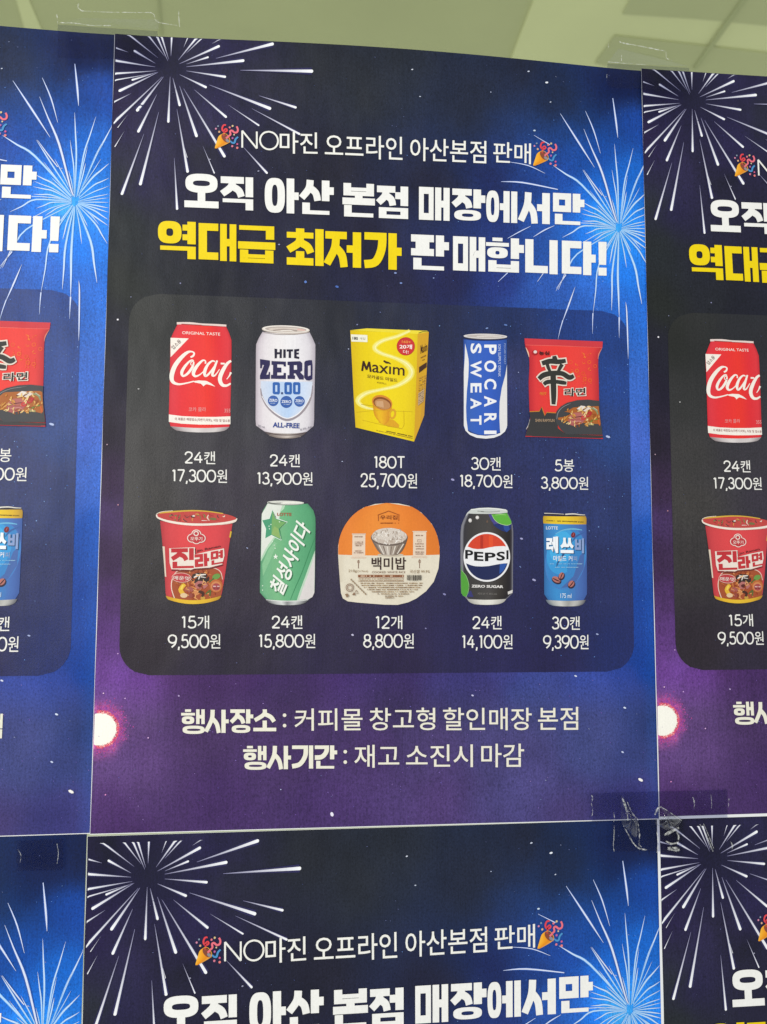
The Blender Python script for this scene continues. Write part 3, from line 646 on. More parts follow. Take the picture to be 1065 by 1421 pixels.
# ---- count and price under each product
ZA, ZB, ZC, ZD = Z(220, 615, 3.4355), Z(520, 615, 3.328), Z(220, 840, 3.4355), Z(520, 840, 3.328)
GB = Z(0, 0, 1)
for m_, (a, x0, x1, y0, y1), (b_, X0, X1, Y0, Y1), sl in [
    (ZA, ('24캔', 127, 272, 39, 97), ('17,300원', 65, 328, 124, 188), .012), (ZA, ('24캔', 533, 675, 53, 111), ('13,900원', 470, 735, 137, 200), .012),
    (GB, ('180T', 519, 562, 632.5, 650), ('25,700원', 501, 579, 656.5, 677), .014), (ZB, ('30캔', 447, 583, 64, 123), ('18,700원', 393, 637, 144, 206), .012), (ZB, ('5봉', 833, 922, 75, 130), ('3,800원', 770, 987, 154, 214), .012),
    (ZC, ('15개', 110, 243, 50, 110), ('9,500원', 48, 296, 138, 207), 0), (ZC, ('24캔', 542, 687, 49, 110), ('15,800원', 478, 748, 137, 205), 0),
    (GB, ('12개', 521, 558.5, 854.5, 872.5), ('8,800원', 505, 574.5, 879.5, 900), 0), (ZD, ('24캔', 453, 587, 50, 109), ('14,100원', 403, 637, 136, 203), 0), (ZD, ('30캔', 820, 948, 52, 111), ('9,390원', 780, 988, 137, 204), 0)]:
    i = Ink(.0006, m_)
    wt = 2.0 * m_.k; hh = .92
    figures(i, a, (x0, y1), (x1, y1 + sl * (x1 - x0)), (x0, y0), '#f4f1e8', wt); figures(i, b_, (X0, Y1 - (Y1 - Y0) * .05), (X1, Y1 - (Y1 - Y0) * .05 + sl * (X1 - X0)), (X0, Y0), '#f4f1e8', wt)
    put('price_caption', i, poster)

# ------------------------------------------------------------------ the ten printed products
class Prod:
    """one product picture: the first mesh is the part, further meshes are its pieces, stacked in print order"""
    def __init__(s, name, m, label):
        s.name, s.m, s.label, s.root, s.h = name, m, label, None, .0006
    def open(s): return Ink(s.h, s.m)
    def close(s, i, name=None):
        s.h = i.h + 1e-5
        if s.root is None: s.root = put(s.name, i, poster, s.label)
        else: put(name, i, s.root)
def scatter(i, inside, n, cols, lmin, lmax, w0, w1, seed, box_, bend_=1.0):
    rs = random.Random(seed); k = 0; h0 = i.h
    while k < n:
        x, y = rs.uniform(box_[0], box_[2]), rs.uniform(box_[1], box_[3])
        if not inside(x, y): continue
        a, l = rs.uniform(0, 6.28), rs.uniform(lmin, lmax); b_ = a + rs.uniform(-1.2, 1.2) * bend_
        q = [(x, y), (x + l * math.cos(a), y + l * math.sin(a)), (x + l * (math.cos(a) + math.cos(b_)), y + l * (math.sin(a) + math.sin(b_)))]
        if not all(inside(*p_) for p_ in q): k += .2; continue
        w_ = rs.uniform(w0, w1); i.brush([(q[0][0], q[0][1], w_ * .5), (q[1][0], q[1][1], w_), (q[2][0], q[2][1], w_ * .5)], rs.choice(cols), n=3); k += 1
        if k % 9 == 0: i.h = h0 + 2e-6 * (k // 9 % 8)
    i.h = h0 + Ink.DZ * 12
def inell(cx, cy, rx, ry, y1=1e9):
    return lambda x, y: ((x - cx) / rx) ** 2 + ((y - cy) / ry) ** 2 < 1 and y < y1
def tiny(i, x0, x1, y, h, cols, seed, slope=0.0, gap=.25):
    """a row of lettering too fine to read in the photo: word-like dashes"""
    rs = random.Random(seed); x = x0; k = 0
    while x < x1:
        w_ = rs.uniform(.5, 1.1) * h
        if rs.random() > .12:
            yy = y + slope * (x - x0); i.poly([(x, yy - h * rs.uniform(.35, .5)), (min(x1, x + w_ * .8), yy - h * rs.uniform(.35, .5)), (min(x1, x + w_ * .8), yy + h * rs.uniform(.3, .5)), (x, yy + h * rs.uniform(.3, .5))], rs.choice(cols)); i.h -= Ink.DZ * .8
        x += w_

# --- red cola can
P = Prod('printed_can', Z(220, 430, 7.48), 'printed red cola can')
i = P.open()
i.body([(200, 148), (152, 245), (128, 292), (122, 600), (112, 1000), (110, 1185), (128, 1210)], [(700, 165), (742, 255), (760, 310), (757, 700), (750, 1000), (748, 1190), (738, 1215)],
       [(0, '#d62c38'), (.06, '#e33a44'), (.2, '#ea3439'), (.45, '#ee3430'), (.62, '#ef362c'), (.8, '#e52f36'), (.95, '#e2373f'), (1, '#c62a34')], rows=14, cols=20, st=8, sb=18)
P.close(i)
i = P.open()
i.body([(128, 1208), (165, 1240), (205, 1258), (270, 1266)], [(738, 1214), (712, 1242), (680, 1258), (625, 1268)], [(0, '#8c7f7f'), (.2, '#c9c0be'), (.4, '#e2dad6'), (.6, '#cfc6c4'), (.8, '#d8d0cc'), (1, '#94898a')], rows=5, st=16, sb=6)
i.brush([(192, 140, 24), (330, 139, 22), (450, 150, 18), (600, 157, 20), (706, 165, 22)], '#e9d5cc'); i.brush([(240, 148, 8), (330, 154, 10), (450, 160, 8)], '#a23a36'); i.brush([(560, 172, 4), (700, 176, 6)], '#b33a36')
P.close(i, 'lid')
i = P.open(); cw = '#fbf1e4'
i.poly([(127, 290), (316, 297), (128, 492)], cw)
i.poly([(110, 1086), (250, 1104), (430, 1112), (600, 1112), (749, 1106), (749, 1188), (600, 1192), (430, 1192), (250, 1183), (110, 1164)], cw)
P.close(i, 'label_band')
i = P.open()
i.text('ORIGINAL TASTE', (248, 252), (642, 268), (248, 222), cw, .004)
i.text('업소용', (160, 418), (244, 334), (128, 386), '#5c2a2a', .01)
i.brush([(335, 492, 17), (362, 478, 20), (372, 450, 17), (345, 434, 15), (300, 444, 29), (235, 500, 39), (172, 585, 44), (140, 680, 44), (150, 745, 34), (205, 772, 22), (280, 764, 15), (370, 742, 12)], cw, n=7)
i.poly([(360, 742), (420, 733), (500, 738), (550, 764), (592, 798), (540, 782), (505, 772), (485, 780), (468, 796), (458, 780), (440, 766), (380, 755)], cw)
i.brush([(368, 535, 10), (355, 522, 13), (325, 535, 18), (275, 590, 27), (244, 650, 30), (258, 688, 20), (305, 662, 25), (352, 600, 25), (368, 545, 13), (345, 540, 10), (338, 570, 8), (372, 575, 6)], cw, n=7)
i.brush([(490, 560, 17), (488, 530, 13), (455, 530, 20), (398, 590, 32), (365, 655, 34), (385, 690, 22), (440, 668, 12), (505, 600, 8)], cw, n=7)
i.brush([(590, 540, 12), (560, 532, 17), (515, 570, 25), (482, 640, 32), (490, 688, 22), (530, 660, 20), (585, 585, 15)], cw, n=7)
i.brush([(612, 527, 18), (580, 610, 25), (562, 676, 25), (590, 680, 15), (636, 618, 7)], cw, n=7)
i.brush([(648, 558, 18), (690, 560, 17)], cw)
i.brush([(756, 530, 22), (715, 560, 29), (665, 640, 39), (640, 715, 40), (660, 775, 34), (705, 788, 24), (752, 765, 17)], cw, n=7)
i.brush([(710, 722, 8), (735, 690, 12), (755, 650, 22)], cw)
i.text('코카 콜라', (314, 1056), (496, 1056), (314, 1012), '#eba8a4'); i.text('355', (686, 1066), (748, 1066), (686, 1028), '#eba8a4')
i.text('이 제품은 매점업소(자판기,마트), 식당 및 업소용', (172, 1152), (744, 1172), (172, 1118), '#8a3434', .006)
P.close(i, 'lettering')

# --- white alcohol free beer can
P = Prod('printed_can', Z(340, 435, 7.678), 'printed white can with a navy and blue zero design')
i = P.open()
i.body([(190, 195), (150, 262), (122, 325), (118, 600), (116, 1000), (118, 1190), (155, 1230), (215, 1262)], [(690, 200), (722, 265), (752, 330), (746, 700), (740, 1000), (736, 1190), (705, 1235), (655, 1266)],
       [(0, '#b9adb4'), (.05, '#d6cbd0'), (.14, '#e6dee0'), (.35, '#f0eae9'), (.55, '#f2eeee'), (.75, '#ebe6e8'), (.9, '#dcd6da'), (1, '#b2a9b2')], rows=16, cols=20, st=20, sb=16)
P.close(i)
i = P.open()
i.body([(210, 1258), (250, 1296), (330, 1326)], [(658, 1262), (628, 1298), (550, 1328)], [(0, '#4f4548'), (.15, '#8d8078'), (.4, '#b9aca4'), (.55, '#cfc3b8'), (.8, '#8a7d78'), (1, '#4b4145')], rows=5, st=22, sb=6)
i.brush([(218, 1266, 8), (330, 1290, 10), (450, 1296, 10), (560, 1290, 10), (655, 1268, 8)], '#57494a'); i.brush([(260, 1300, 6), (350, 1322, 7), (450, 1330, 7), (600, 1312, 6)], '#8f827a')
i.ell(437, 174, 256, 46, '#c9bbb0', rot=2); i.ell(437, 168, 250, 40, '#efe6db', rot=2); i.ell(437, 170, 222, 29, '#b8aba2', rot=2); i.ell(450, 174, 200, 22, '#d8cabd', rot=2)
i.brush([(300, 182, 12), (420, 170, 10), (560, 186, 14)], '#a8988f'); i.brush([(560, 170, 18), (640, 180, 12)], '#e3b9ae'); i.brush([(380, 188, 8), (470, 180, 8), (520, 192, 6)], '#f4ece2')
i.brush([(200, 205, 5), (330, 222, 7), (440, 226, 7), (560, 222, 7), (685, 206, 5)], '#9b8d86')
P.close(i, 'lid')
i = P.open()
i.body([(170, 720), (174, 830), (205, 920), (270, 1020), (350, 1085), (450, 1125)], [(722, 726), (712, 830), (688, 920), (630, 1020), (560, 1085), (455, 1126)], [(0, '#d5dcea'), (.3, '#c2d6f0'), (.6, '#bcd4f2'), (.85, '#cfdcf0'), (1, '#d8dfec')], rows=12, cols=12, st=6, sb=0)
i.brush([(170, 800, 10), (186, 890, 18), (245, 995, 24), (345, 1085, 28), (450, 1134, 28), (560, 1092, 26), (650, 1000, 22), (706, 890, 16), (722, 770, 8)], '#9d9298'); i.brush([(182, 880, 6), (250, 990, 8), (350, 1076, 10), (450, 1118, 10), (555, 1080, 10), (640, 990, 8), (700, 880, 6)], '#f4f1f2')
for cx, cy, r_ in [(303, 932, 57), (443, 944, 64), (582, 938, 57)]: i.ell(cx, cy, r_, r_, '#31549a'); i.ell(cx, cy, r_ - 6, r_ - 6, '#3a62ac')
P.close(i, 'shield_emblem')
i = P.open(); nv = '#2b2752'
hk = '#1f1a32'
i.poly([(316, 376), (346, 380), (342, 478), (318, 480)], hk); i.poly([(372, 381), (396, 383), (394, 476), (370, 477)], hk); i.poly([(344, 414), (373, 414), (373, 436), (343, 436)], hk)
i.poly([(410, 383), (436, 384), (436, 474), (410, 475)], hk); i.poly([(446, 384), (514, 384), (512, 406), (492, 406), (493, 476), (467, 475), (468, 406), (446, 407)], hk)
i.poly([(526, 384), (580, 378), (578, 402), (552, 405), (552, 418), (576, 418), (575, 438), (552, 438), (552, 458), (580, 464), (578, 487), (526, 477)], hk)
i.poly([(162, 487), (268, 503), (268, 548), (228, 655), (252, 652), (255, 625), (270, 625), (268, 700), (162, 702), (162, 662), (205, 552), (188, 548), (182, 585), (164, 585)], nv)
i.poly([(285, 508), (438, 515), (438, 567), (415, 565), (412, 545), (345, 543), (345, 577), (390, 579), (390, 630), (345, 630), (345, 662), (412, 660), (415, 635), (438, 635), (438, 700), (278, 697), (280, 655), (300, 655), (302, 550), (285, 548)], nv)
i.poly([(455, 515), (590, 510), (612, 530), (612, 610), (590, 627), (628, 665), (628, 705), (580, 705), (540, 640), (522, 640), (522, 660), (535, 662), (535, 700), (455, 698), (455, 660), (475, 658), (475, 552), (455, 550)], nv, [[(522, 552), (555, 550), (558, 600), (522, 602)]])
i.poly([(650, 505), (690, 498), (716, 500), (722, 560), (720, 700), (690, 716), (655, 712), (632, 685), (635, 520)], nv, [[(672, 560), (702, 550), (702, 660), (672, 672)]])
bl = '#2f62ae'
for x0, x1 in [(297, 374), (422, 502), (514, 592)]:
    i.poly([(x0 + 12, 733), (x1 - 12, 735), (x1, 748), (x1, 850), (x1 - 12, 864), (x0 + 12, 862), (x0, 848), (x0, 746)], bl, [[(x0 + 27, 764), (x1 - 27, 764), (x1 - 27, 836), (x0 + 27, 836)]])
i.poly([(386, 840), (408, 840), (408, 863), (386, 862)], '#3c4a78')
for cx, cy, w_ in [(303, 926, 44), (443, 940, 52), (582, 932, 44)]:
    i.text('ZERO', (cx - w_, cy + 14), (cx + w_, cy + 18), (cx - w_, cy - 16), '#e9eef8', .02); tiny(i, cx - w_ * .7, cx + w_ * .7, cy + 32, 8, ['#9fb6dc', '#c4d2ea'], int(cx))
i.text('ALL-FREE', (298, 1214), (583, 1226), (300, 1160), '#2c4690', .03)
i.text('355 mL', (140, 1208), (216, 1226), (140, 1184), '#8d8894'); i.text('0.0% Alc.', (592, 1252), (722, 1216), (590, 1230), '#8d8894')
P.close(i, 'lettering')

# --- yellow coffee mix box
P = Prod('printed_box', Z(470, 445, 7.607), 'printed yellow box of coffee mix sticks')
i = P.open(); m_ = P.m
i.body([(124, 104), (140, 400), (158, 760), (180, 1127)], [(836, 138), (826, 500), (812, 880), (798, 1277)], [(0, '#e0bc10'), (.15, '#edcf10'), (.5, '#f4d90a'), (.85, '#efd210'), (1, '#e4c518')], rows=12, cols=12)
i.poly([(124, 102), (300, 82), (936, 108), (952, 122), (838, 140)], '#f1dc3a'); i.brush([(845, 132, 6), (890, 118, 8), (945, 118, 5)], '#3c3020')
i.poly([(836, 139), (953, 120), (930, 560), (905, 1000), (798, 1277), (812, 880), (826, 500)], '#d9a526'); i.poly([(900, 600), (928, 590), (905, 1000), (860, 1110)], '#cf9a30')
P.close(i)
i = P.open()
sw = [(752, 108, 36), (620, 166, 44), (480, 207, 48), (398, 255, 54), (385, 300, 54), (450, 345, 46), (600, 396, 44), (715, 455, 66), (770, 535, 72), (735, 615, 60), (610, 690, 44), (450, 728, 36), (300, 764, 48), (216, 820, 56), (214, 870, 50), (290, 918, 34), (420, 942, 12)]
i.brush([(a, b_, c) for a, b_, c in sw], '#f3e04a', '#f5e66a', n=8); i.brush([(a, b_, c * .66) for a, b_, c in sw], '#f6ea84', n=8); i.brush([(a + 6, b_, c * .15) for a, b_, c in sw], '#fbf6bc', n=8)
P.close(i, 'cream_swirl')
i = P.open()
i.poly([(420, 1075), (540, 1040), (585, 1050), (640, 1100), (635, 1135), (520, 1118)], '#e0a41e')
i.body([(358, 850), (370, 960), (390, 1020), (440, 1078)], [(567, 885), (552, 980), (535, 1050), (500, 1090)], [(0, '#d68f1c'), (.3, '#efbe1c'), (.6, '#e9ac1e'), (1, '#d48a20')], rows=6, cols=8, st=40, sb=6)
i.oval(570, 985, 28, 46, 20, '#e0a224', rot=10)
i.ell(460, 866, 110, 78, '#d98a2c', rot=18); i.ell(462, 872, 98, 62, '#8a4c22', rot=18); i.ell(464, 882, 86, 50, '#c08a58', rot=18); i.poly([(400, 850), (470, 850), (480, 920), (400, 900)], '#d2a478')
i.brush([(240, 885, 5), (330, 896, 4), (440, 915, 4)], '#b99b18'); i.brush([(190, 968, 3), (400, 950, 3), (780, 962, 3)], '#c7a81a'); i.brush([(690, 950, 4), (692, 1100, 4), (670, 1142, 4), (450, 1098, 4), (250, 1050, 3)], '#c9a518', smooth=False)
P.close(i, 'coffee_cup')
i = P.open()
i.ell(710, 272, 96, 96, '#bf2f30'); i.ell(710, 272, 90, 90, '#cf3434')
i.poly([(130, 146), (305, 153), (306, 228), (136, 222)], '#f6f2dc')
P.close(i, 'badge')
i = P.open(); br = '#3a1e14'
i.text('160+', (668, 236), (762, 242), (670, 208), '#f0a04a', .01); i.text('20개', (643, 298), (775, 302), (645, 250), '#fff4ea', .02); i.text('더!', (682, 348), (738, 352), (682, 310), '#fff4ea')
i.text('180', (148, 202), (206, 206), (148, 170), '#2a241c', .03); i.text('개입', (222, 202), (282, 204), (222, 178), '#8d8466')
i.brush([(250, 532, 20), (257, 480, 21), (266, 428, 22)], br); i.brush([(262, 430, 20), (278, 470, 22), (296, 520, 18)], br); i.brush([(296, 520, 18), (310, 475, 20), (326, 436, 22)], br); i.brush([(322, 436, 22), (332, 490, 21), (340, 542, 20)], br); i.text('axım', (354, 545), (696, 584), (356, 462), br, .006); i.brush([(476, 424, 16), (505, 442, 22), (530, 446, 16), (552, 460, 6)], br)
i.text('모카골드 마일드', (302, 606), (622, 652), (304, 568), '#5a3a14', .006); i.text('커피믹스', (404, 664), (506, 678), (405, 644), '#7d5c1a')
tiny(i, 498, 780, 1166, 12, ['#6d5514', '#8a6d18'], 4, .21); tiny(i, 400, 790, 1160, 9, ['#a08420', '#b0922a'], 5, .22)
i.text('Maxim', (866, 352), (936, 318), (866, 262), '#4a2a18', .006); i.poly([(850, 492), (930, 440), (928, 492), (850, 553)], '#452a1c')
tiny(i, 868, 925, 392, 14, ['#7a5424'], 6, -.5); tiny(i, 882, 912, 420, 10, ['#8a6228'], 7, -.5)
for k in range(9): tiny(i, 852 - k * 1.5, 924 - k * 3, 590 + k * 26 + 20, 12, ['#a47a34', '#8f6a30', '#b88c3c', '#c9a056'], 20 + k, -.45)
i.poly([(842, 770), (905, 720), (898, 850), (838, 900)], '#c2a27a')
for k in range(5): tiny(i, 846, 896, 780 + k * 22, 12, ['#6d5a50', '#94806c', '#574840'], 40 + k, -.7)
P.close(i, 'lettering')

# --- blue and white ion drink can
P = Prod('printed_can', Z(620, 445, 7.9), 'printed slim blue and white can with sideways lettering')
i = P.open()
i.body([(186, 205), (188, 600), (188, 1160), (210, 1205), (262, 1245), (340, 1268)], [(662, 202), (664, 600), (666, 1165), (640, 1212), (588, 1250), (510, 1272)], [(0, '#2a4c9a'), (.06, '#3a62b4'), (.3, '#3763c0'), (.6, '#345fc0'), (.9, '#3058b0'), (1, '#29498e')], rows=12, cols=12, st=14, sb=18)
P.close(i)
i = P.open(); wt = '#e9e7e6'
i.poly([(203, 250), (222, 330), (240, 420), (244, 480), (238, 620), (222, 780), (214, 950), (218, 1080), (235, 1212), (205, 1192), (189, 1150), (189, 560), (198, 420)], wt)
i.poly([(662, 480), (645, 590), (605, 740), (582, 890), (578, 1050), (588, 1240), (650, 1195), (665, 1150)], '#e6e3e0')
i.poly([(190, 1150), (215, 1195), (260, 1228), (340, 1254), (430, 1262), (530, 1252), (600, 1226), (665, 1160), (640, 1215), (590, 1256), (520, 1284), (430, 1294), (330, 1284), (255, 1252), (208, 1206)], '#eeecea')
i.brush([(235, 1205, 5), (330, 1246, 6), (430, 1256, 6), (540, 1240, 6), (590, 1222, 5)], '#23346e')
P.close(i, 'wave_band')
i = P.open()
i.ell(425, 178, 238, 30, '#6f6a6c', rot=1); i.ell(425, 172, 240, 28, '#e2dcd8', rot=1); i.ell(428, 172, 215, 18, '#c2b8b0', rot=1); i.brush([(330, 176, 12), (470, 168, 14), (600, 178, 8)], '#ded6cf'); i.brush([(190, 200, 8), (300, 214, 8), (430, 218, 8), (560, 214, 8), (660, 202, 8)], '#1f2f68')
P.close(i, 'lid')
i = P.open()
for t, y0, y1 in [('P', 263, 370), ('O', 437, 563), ('C', 637, 752), ('A', 825, 945), ('R', 1015, 1120), ('I', 1205, 1244)]: i.text(t, (412, y0), (412, y1), (547, y0), '#f2f2f4', .028)
for t, y0, y1 in [('S', 250, 362), ('W', 438, 625), ('E', 685, 790), ('A', 850, 970), ('T', 1040, 1142)]: i.text(t, (262, y0), (262, y1), (382, y0), '#f0f0f2', .028)
i.text('ION SUPPLY DRINK', (565, 262), (565, 616), (594, 262), '#c9d4ee', .008); i.text('POCARI SWEAT', (628, 250), (630, 480), (648, 250), '#9db2e0')
P.close(i, 'lettering')

# --- red noodle bag
P = Prod('printed_bag', Z(715, 455, 7.889), 'printed red noodle bag with a bowl of noodles')
i = P.open()
i.body([(103, 115), (112, 210), (150, 300), (158, 420), (150, 600), (158, 900), (165, 1000), (140, 1090), (112, 1190)], [(960, 150), (952, 220), (915, 300), (910, 420), (916, 600), (922, 900), (930, 1000), (950, 1100), (962, 1216)],
       [(0, '#c02a34'), (.05, '#e03c40'), (.15, '#e83c3a'), (.4, '#f03e36'), (.7, '#f0443c'), (.93, '#e23e3c'), (1, '#bc2c34')], rows=20, cols=10)
i.poly([(104, 116), (960, 151), (955, 214), (600, 200), (116, 188)], '#d23a42'); i.brush([(116, 188, 5), (500, 198, 6), (955, 216, 5)], '#ee6a60')
i.brush([(118, 215, 4), (142, 270, 14), (154, 320, 4)], '#f0c8a8'); i.brush([(950, 225, 4), (918, 285, 10), (908, 340, 4)], '#e08a72'); i.brush([(163, 1000, 4), (150, 1060, 10), (122, 1110, 4)], '#d8d0c8')
P.close(i)
i = P.open()
rs = random.Random(8); og = ['#f0682c', '#ec5c30', '#f27a34']
for cx, cy in [(610, 375), (680, 400), (750, 395), (745, 290), (812, 375), (815, 450), (875, 420), (820, 575), (690, 545), (745, 500), (615, 490), (810, 300), (675, 470), (765, 560), (760, 320)]:
    q = rs.randrange(3)
    if q == 0: i.oval(cx, cy, 17, 17, 7, rs.choice(og))
    else:
        for k in range(3): i.brush([(cx + rs.uniform(-22, 22), cy + rs.uniform(-22, 22), 8), (cx + rs.uniform(-22, 22), cy + rs.uniform(-22, 22), 8)], rs.choice(og))
for x in (622, 690, 745, 770, 830): 
    for k in range(5): i.ell(x, 520 + k * 22 if x > 740 else 440 + k * 20, 5, 5, rs.choice(og), n=6)
i.text('매운맛', (272, 738), (342, 738), (272, 702), '#e8a030')
P.close(i, 'side_pattern')
i = P.open()
i.poly([(158, 922), (262, 918), (290, 870), (326, 965), (346, 930), (445, 935), (470, 1100), (560, 1165), (958, 1180), (960, 1210), (112, 1186), (140, 1090), (165, 1000)], '#3b3a3a')
i.brush([(158, 918, 9), (264, 914, 9), (290, 866, 9), (326, 962, 9), (346, 926, 9), (445, 932, 9)], '#c8862c', smooth=False)
i.brush([(112, 1188, 9), (500, 1196, 9), (960, 1212, 11)], '#c6323c')
P.close(i, 'black_base')
i = P.open()
i.poly([(438, 965), (455, 910), (500, 860), (570, 820), (680, 792), (800, 786), (922, 800), (922, 900), (932, 1000), (946, 1090), (956, 1172), (560, 1166), (500, 1115), (450, 1040)], '#444446')
i.poly([(468, 1000), (486, 925), (545, 870), (640, 838), (760, 826), (860, 838), (914, 862), (922, 940), (934, 1050), (905, 1108), (760, 1112), (620, 1080), (520, 1048)], '#b0642c'); i.brush([(455, 1000, 5), (470, 930, 7), (520, 870, 6), (620, 826, 5), (760, 806, 4)], '#8f8f90')
ins = lambda x, y: ((x - 705) / 222) ** 2 + ((y - 972) / 132) ** 2 < 1 and x < 925
scatter(i, ins, 70, ['#e2b060', '#d89a48', '#eac27c', '#c9843a', '#9c5424', '#f0d090'], 12, 30, 10, 17, 3, (480, 840, 925, 1110))
i.poly([(575, 985), (640, 930), (720, 925), (800, 965), (760, 990), (640, 1000)], '#b86a62'); i.poly([(580, 1000), (700, 1000), (770, 1000), (730, 1050), (640, 1075), (590, 1060)], '#b0605c'); i.brush([(600, 990, 9), (690, 975, 8), (790, 965, 9)], '#54221c'); i.brush([(620, 1030, 6), (700, 1022, 6), (735, 1040, 6)], '#d89a90')
i.poly([(672, 890), (720, 852), (770, 860), (730, 905)], '#ece0d4'); i.poly([(735, 905), (790, 862), (830, 880), (770, 920)], '#e6d4c4'); i.brush([(670, 895, 8), (725, 910, 8), (790, 870, 6)], '#4a2a20')
i.brush([(830, 880, 16), (880, 900, 20), (905, 950, 14)], '#8b9468'); i.brush([(850, 870, 10), (900, 905, 8)], '#b9b79c'); i.brush([(820, 1040, 22), (850, 1010, 18), (900, 1000, 12)], '#6f8a3c'); i.brush([(905, 1010, 18), (925, 1070, 14)], '#d0602c'); i.brush([(800, 1050, 24), (860, 1060, 20)], '#a8a06a')
i.oval(800, 950, 26, 18, 14, '#c22f34', rot=-30); i.oval(745, 988, 20, 16, 14, '#cf3a3a'); i.oval(818, 935, 18, 14, 10, '#b82a34')
P.close(i, 'noodle_bowl')
i = P.open(); dk = '#34342f'
ST = [[(425, 310, 44), (432, 345, 60), (430, 375, 60)], [(292, 392, 50), (380, 368, 58), (470, 374, 54), (552, 362, 44)], [(348, 395, 38), (362, 440, 40), (380, 478, 32)], [(512, 400, 44), (490, 440, 40), (470, 478, 32)], [(258, 562, 48), (310, 520, 58), (400, 500, 56), (510, 502, 54), (590, 545, 56), (640, 526, 40)], [(312, 622, 40), (350, 596, 48), (440, 592, 44), (520, 602, 46), (560, 608, 34)], [(412, 480, 62), (418, 640, 64), (420, 760, 58), (418, 840, 44)]]
for q in ST: i.brush([(a, b_, c + 30) for a, b_, c in [(q[0][0] - (q[1][0] - q[0][0]) * .16, q[0][1] - (q[1][1] - q[0][1]) * .16, q[0][2])] + q + [(q[-1][0] + (q[-1][0] - q[-2][0]) * .16, q[-1][1] + (q[-1][1] - q[-2][1]) * .16, q[-1][2])]], '#e9dccb')
for q in ST: i.brush(q, dk)
P.close(i, 'brush_character')
i = P.open()
i.ell(214, 272, 30, 26, '#b02a30'); i.ell(218, 266, 19, 17, '#eed8d0'); i.text('농심', (258, 298), (372, 300), (258, 256), '#2b1b1b', .03)
i.text('라면', (528, 760), (778, 750), (528, 660), '#ece2d2', .06); i.text('라면', (538, 752), (768, 742), (538, 668), '#2c2824', .022)
i.text('SHIN RAMYUN', (220, 1030), (428, 1032), (220, 998), '#c9a884'); 
P.close(i, 'lettering')

# --- red noodle cup
P = Prod('printed_cup', Z(210, 690, 7.889), 'printed red noodle cup with a cream rim')
i = P.open()
i.body([(100, 258), (130, 560), (150, 850), (162, 1075), (176, 1112)], [(892, 288), (850, 560), (810, 850), (770, 1075), (752, 1114)], [(0, '#b83a40'), (.08, '#d4464a'), (.3, '#e24a4c'), (.55, '#e44b4e'), (.8, '#dc464a'), (1, '#c44046')], rows=14, cols=16, st=30, sb=46)
i.poly([(126, 538), (150, 540), (158, 700), (168, 872), (152, 868), (140, 700)], '#e2d2bc'); i.poly([(868, 372), (884, 376), (872, 442), (856, 440)], '#d8b43a')
P.close(i)
i = P.open()
i.poly([(228, 1100), (222, 950), (250, 850), (330, 790), (440, 770), (600, 768), (720, 788), (775, 850), (780, 960), (765, 1075), (740, 1106), (600, 1140), (480, 1148), (340, 1134)], '#a85230'); i.brush([(262, 1120, 9), (225, 1000, 9), (232, 900, 9), (275, 820, 8), (360, 780, 7)], '#efd8c4'); i.brush([(600, 770, 7), (700, 778, 8), (762, 820, 8), (782, 900, 6)], '#e6cfbc')
ins = inell(500, 965, 262, 185)
scatter(i, ins, 95, ['#d8884a', '#c4703a', '#e4a060', '#a8481f', '#8c3a1c', '#e8b070'], 12, 32, 8, 15, 11, (230, 790, 775, 1140))
i.poly([(440, 900), (455, 845), (520, 825), (600, 835), (640, 880), (630, 930), (560, 960), (470, 940)], '#3a2c28')
i.poly([(470, 950), (520, 915), (590, 920), (625, 965), (590, 1000), (500, 1000)], '#b8706a'); i.ell(540, 965, 32, 20, '#5c2a28'); i.brush([(470, 880, 14), (520, 855, 18), (600, 845, 10)], '#f0e6da'); i.brush([(520, 900, 10), (530, 860, 14), (490, 840, 6)], '#eadfd2'); i.brush([(545, 870, 12), (600, 880, 6)], '#e4d8cc')
i.brush([(370, 950, 40), (325, 1010, 46), (360, 1070, 40)], '#e8b83a'); i.brush([(350, 960, 18), (330, 1010, 20)], '#f4d45c'); i.ell(360, 1075, 40, 26, '#e4c49a'); i.ell(420, 1010, 45, 30, '#a85a52'); i.ell(496, 1045, 36, 26, '#d48a54'); i.ell(568, 1105, 26, 24, '#c89a44'); i.ell(440, 1075, 40, 24, '#984a3e')
i.brush([(520, 1030, 26), (570, 1050, 30), (560, 1090, 20)], '#4a2c22'); i.brush([(600, 1060, 16), (650, 1020, 16), (640, 1090, 14)], '#5c6a34')
i.ell(715, 868, 46, 30, '#6f9a4a', rot=-20); i.brush([(640, 930, 14), (690, 890, 16)], '#4c6e34')
i.ell(712, 970, 72, 72, '#c06a38'); i.ell(712, 975, 56, 54, '#d48a58'); i.ell(714, 982, 44, 40, '#a8484a'); tiny(i, 680, 750, 975, 14, ['#e6c8c0'], 3); tiny(i, 685, 745, 995, 12, ['#5c2a28'], 5)
P.close(i, 'noodle_bowl')
i = P.open()
i.body([(162, 1078), (172, 1100), (190, 1120)], [(772, 1076), (756, 1104), (735, 1122)], [(0, '#c99a2c'), (.2, '#e8b92e'), (.5, '#e9bf34'), (.8, '#e0b030'), (1, '#b88a2c')], rows=3, cols=14, st=50, sb=48)
P.close(i, 'base_band')
i = P.open()
i.ell(500, 234, 440, 72, '#efdccb', rot=2.6); i.ell(500, 220, 438, 70, '#c64a44', rot=2.6)
i.brush([(90, 172, 16), (250, 158, 16), (450, 148, 14), (620, 156, 12), (790, 180, 10)], '#d8b040')
ins = inell(500, 218, 400, 54)
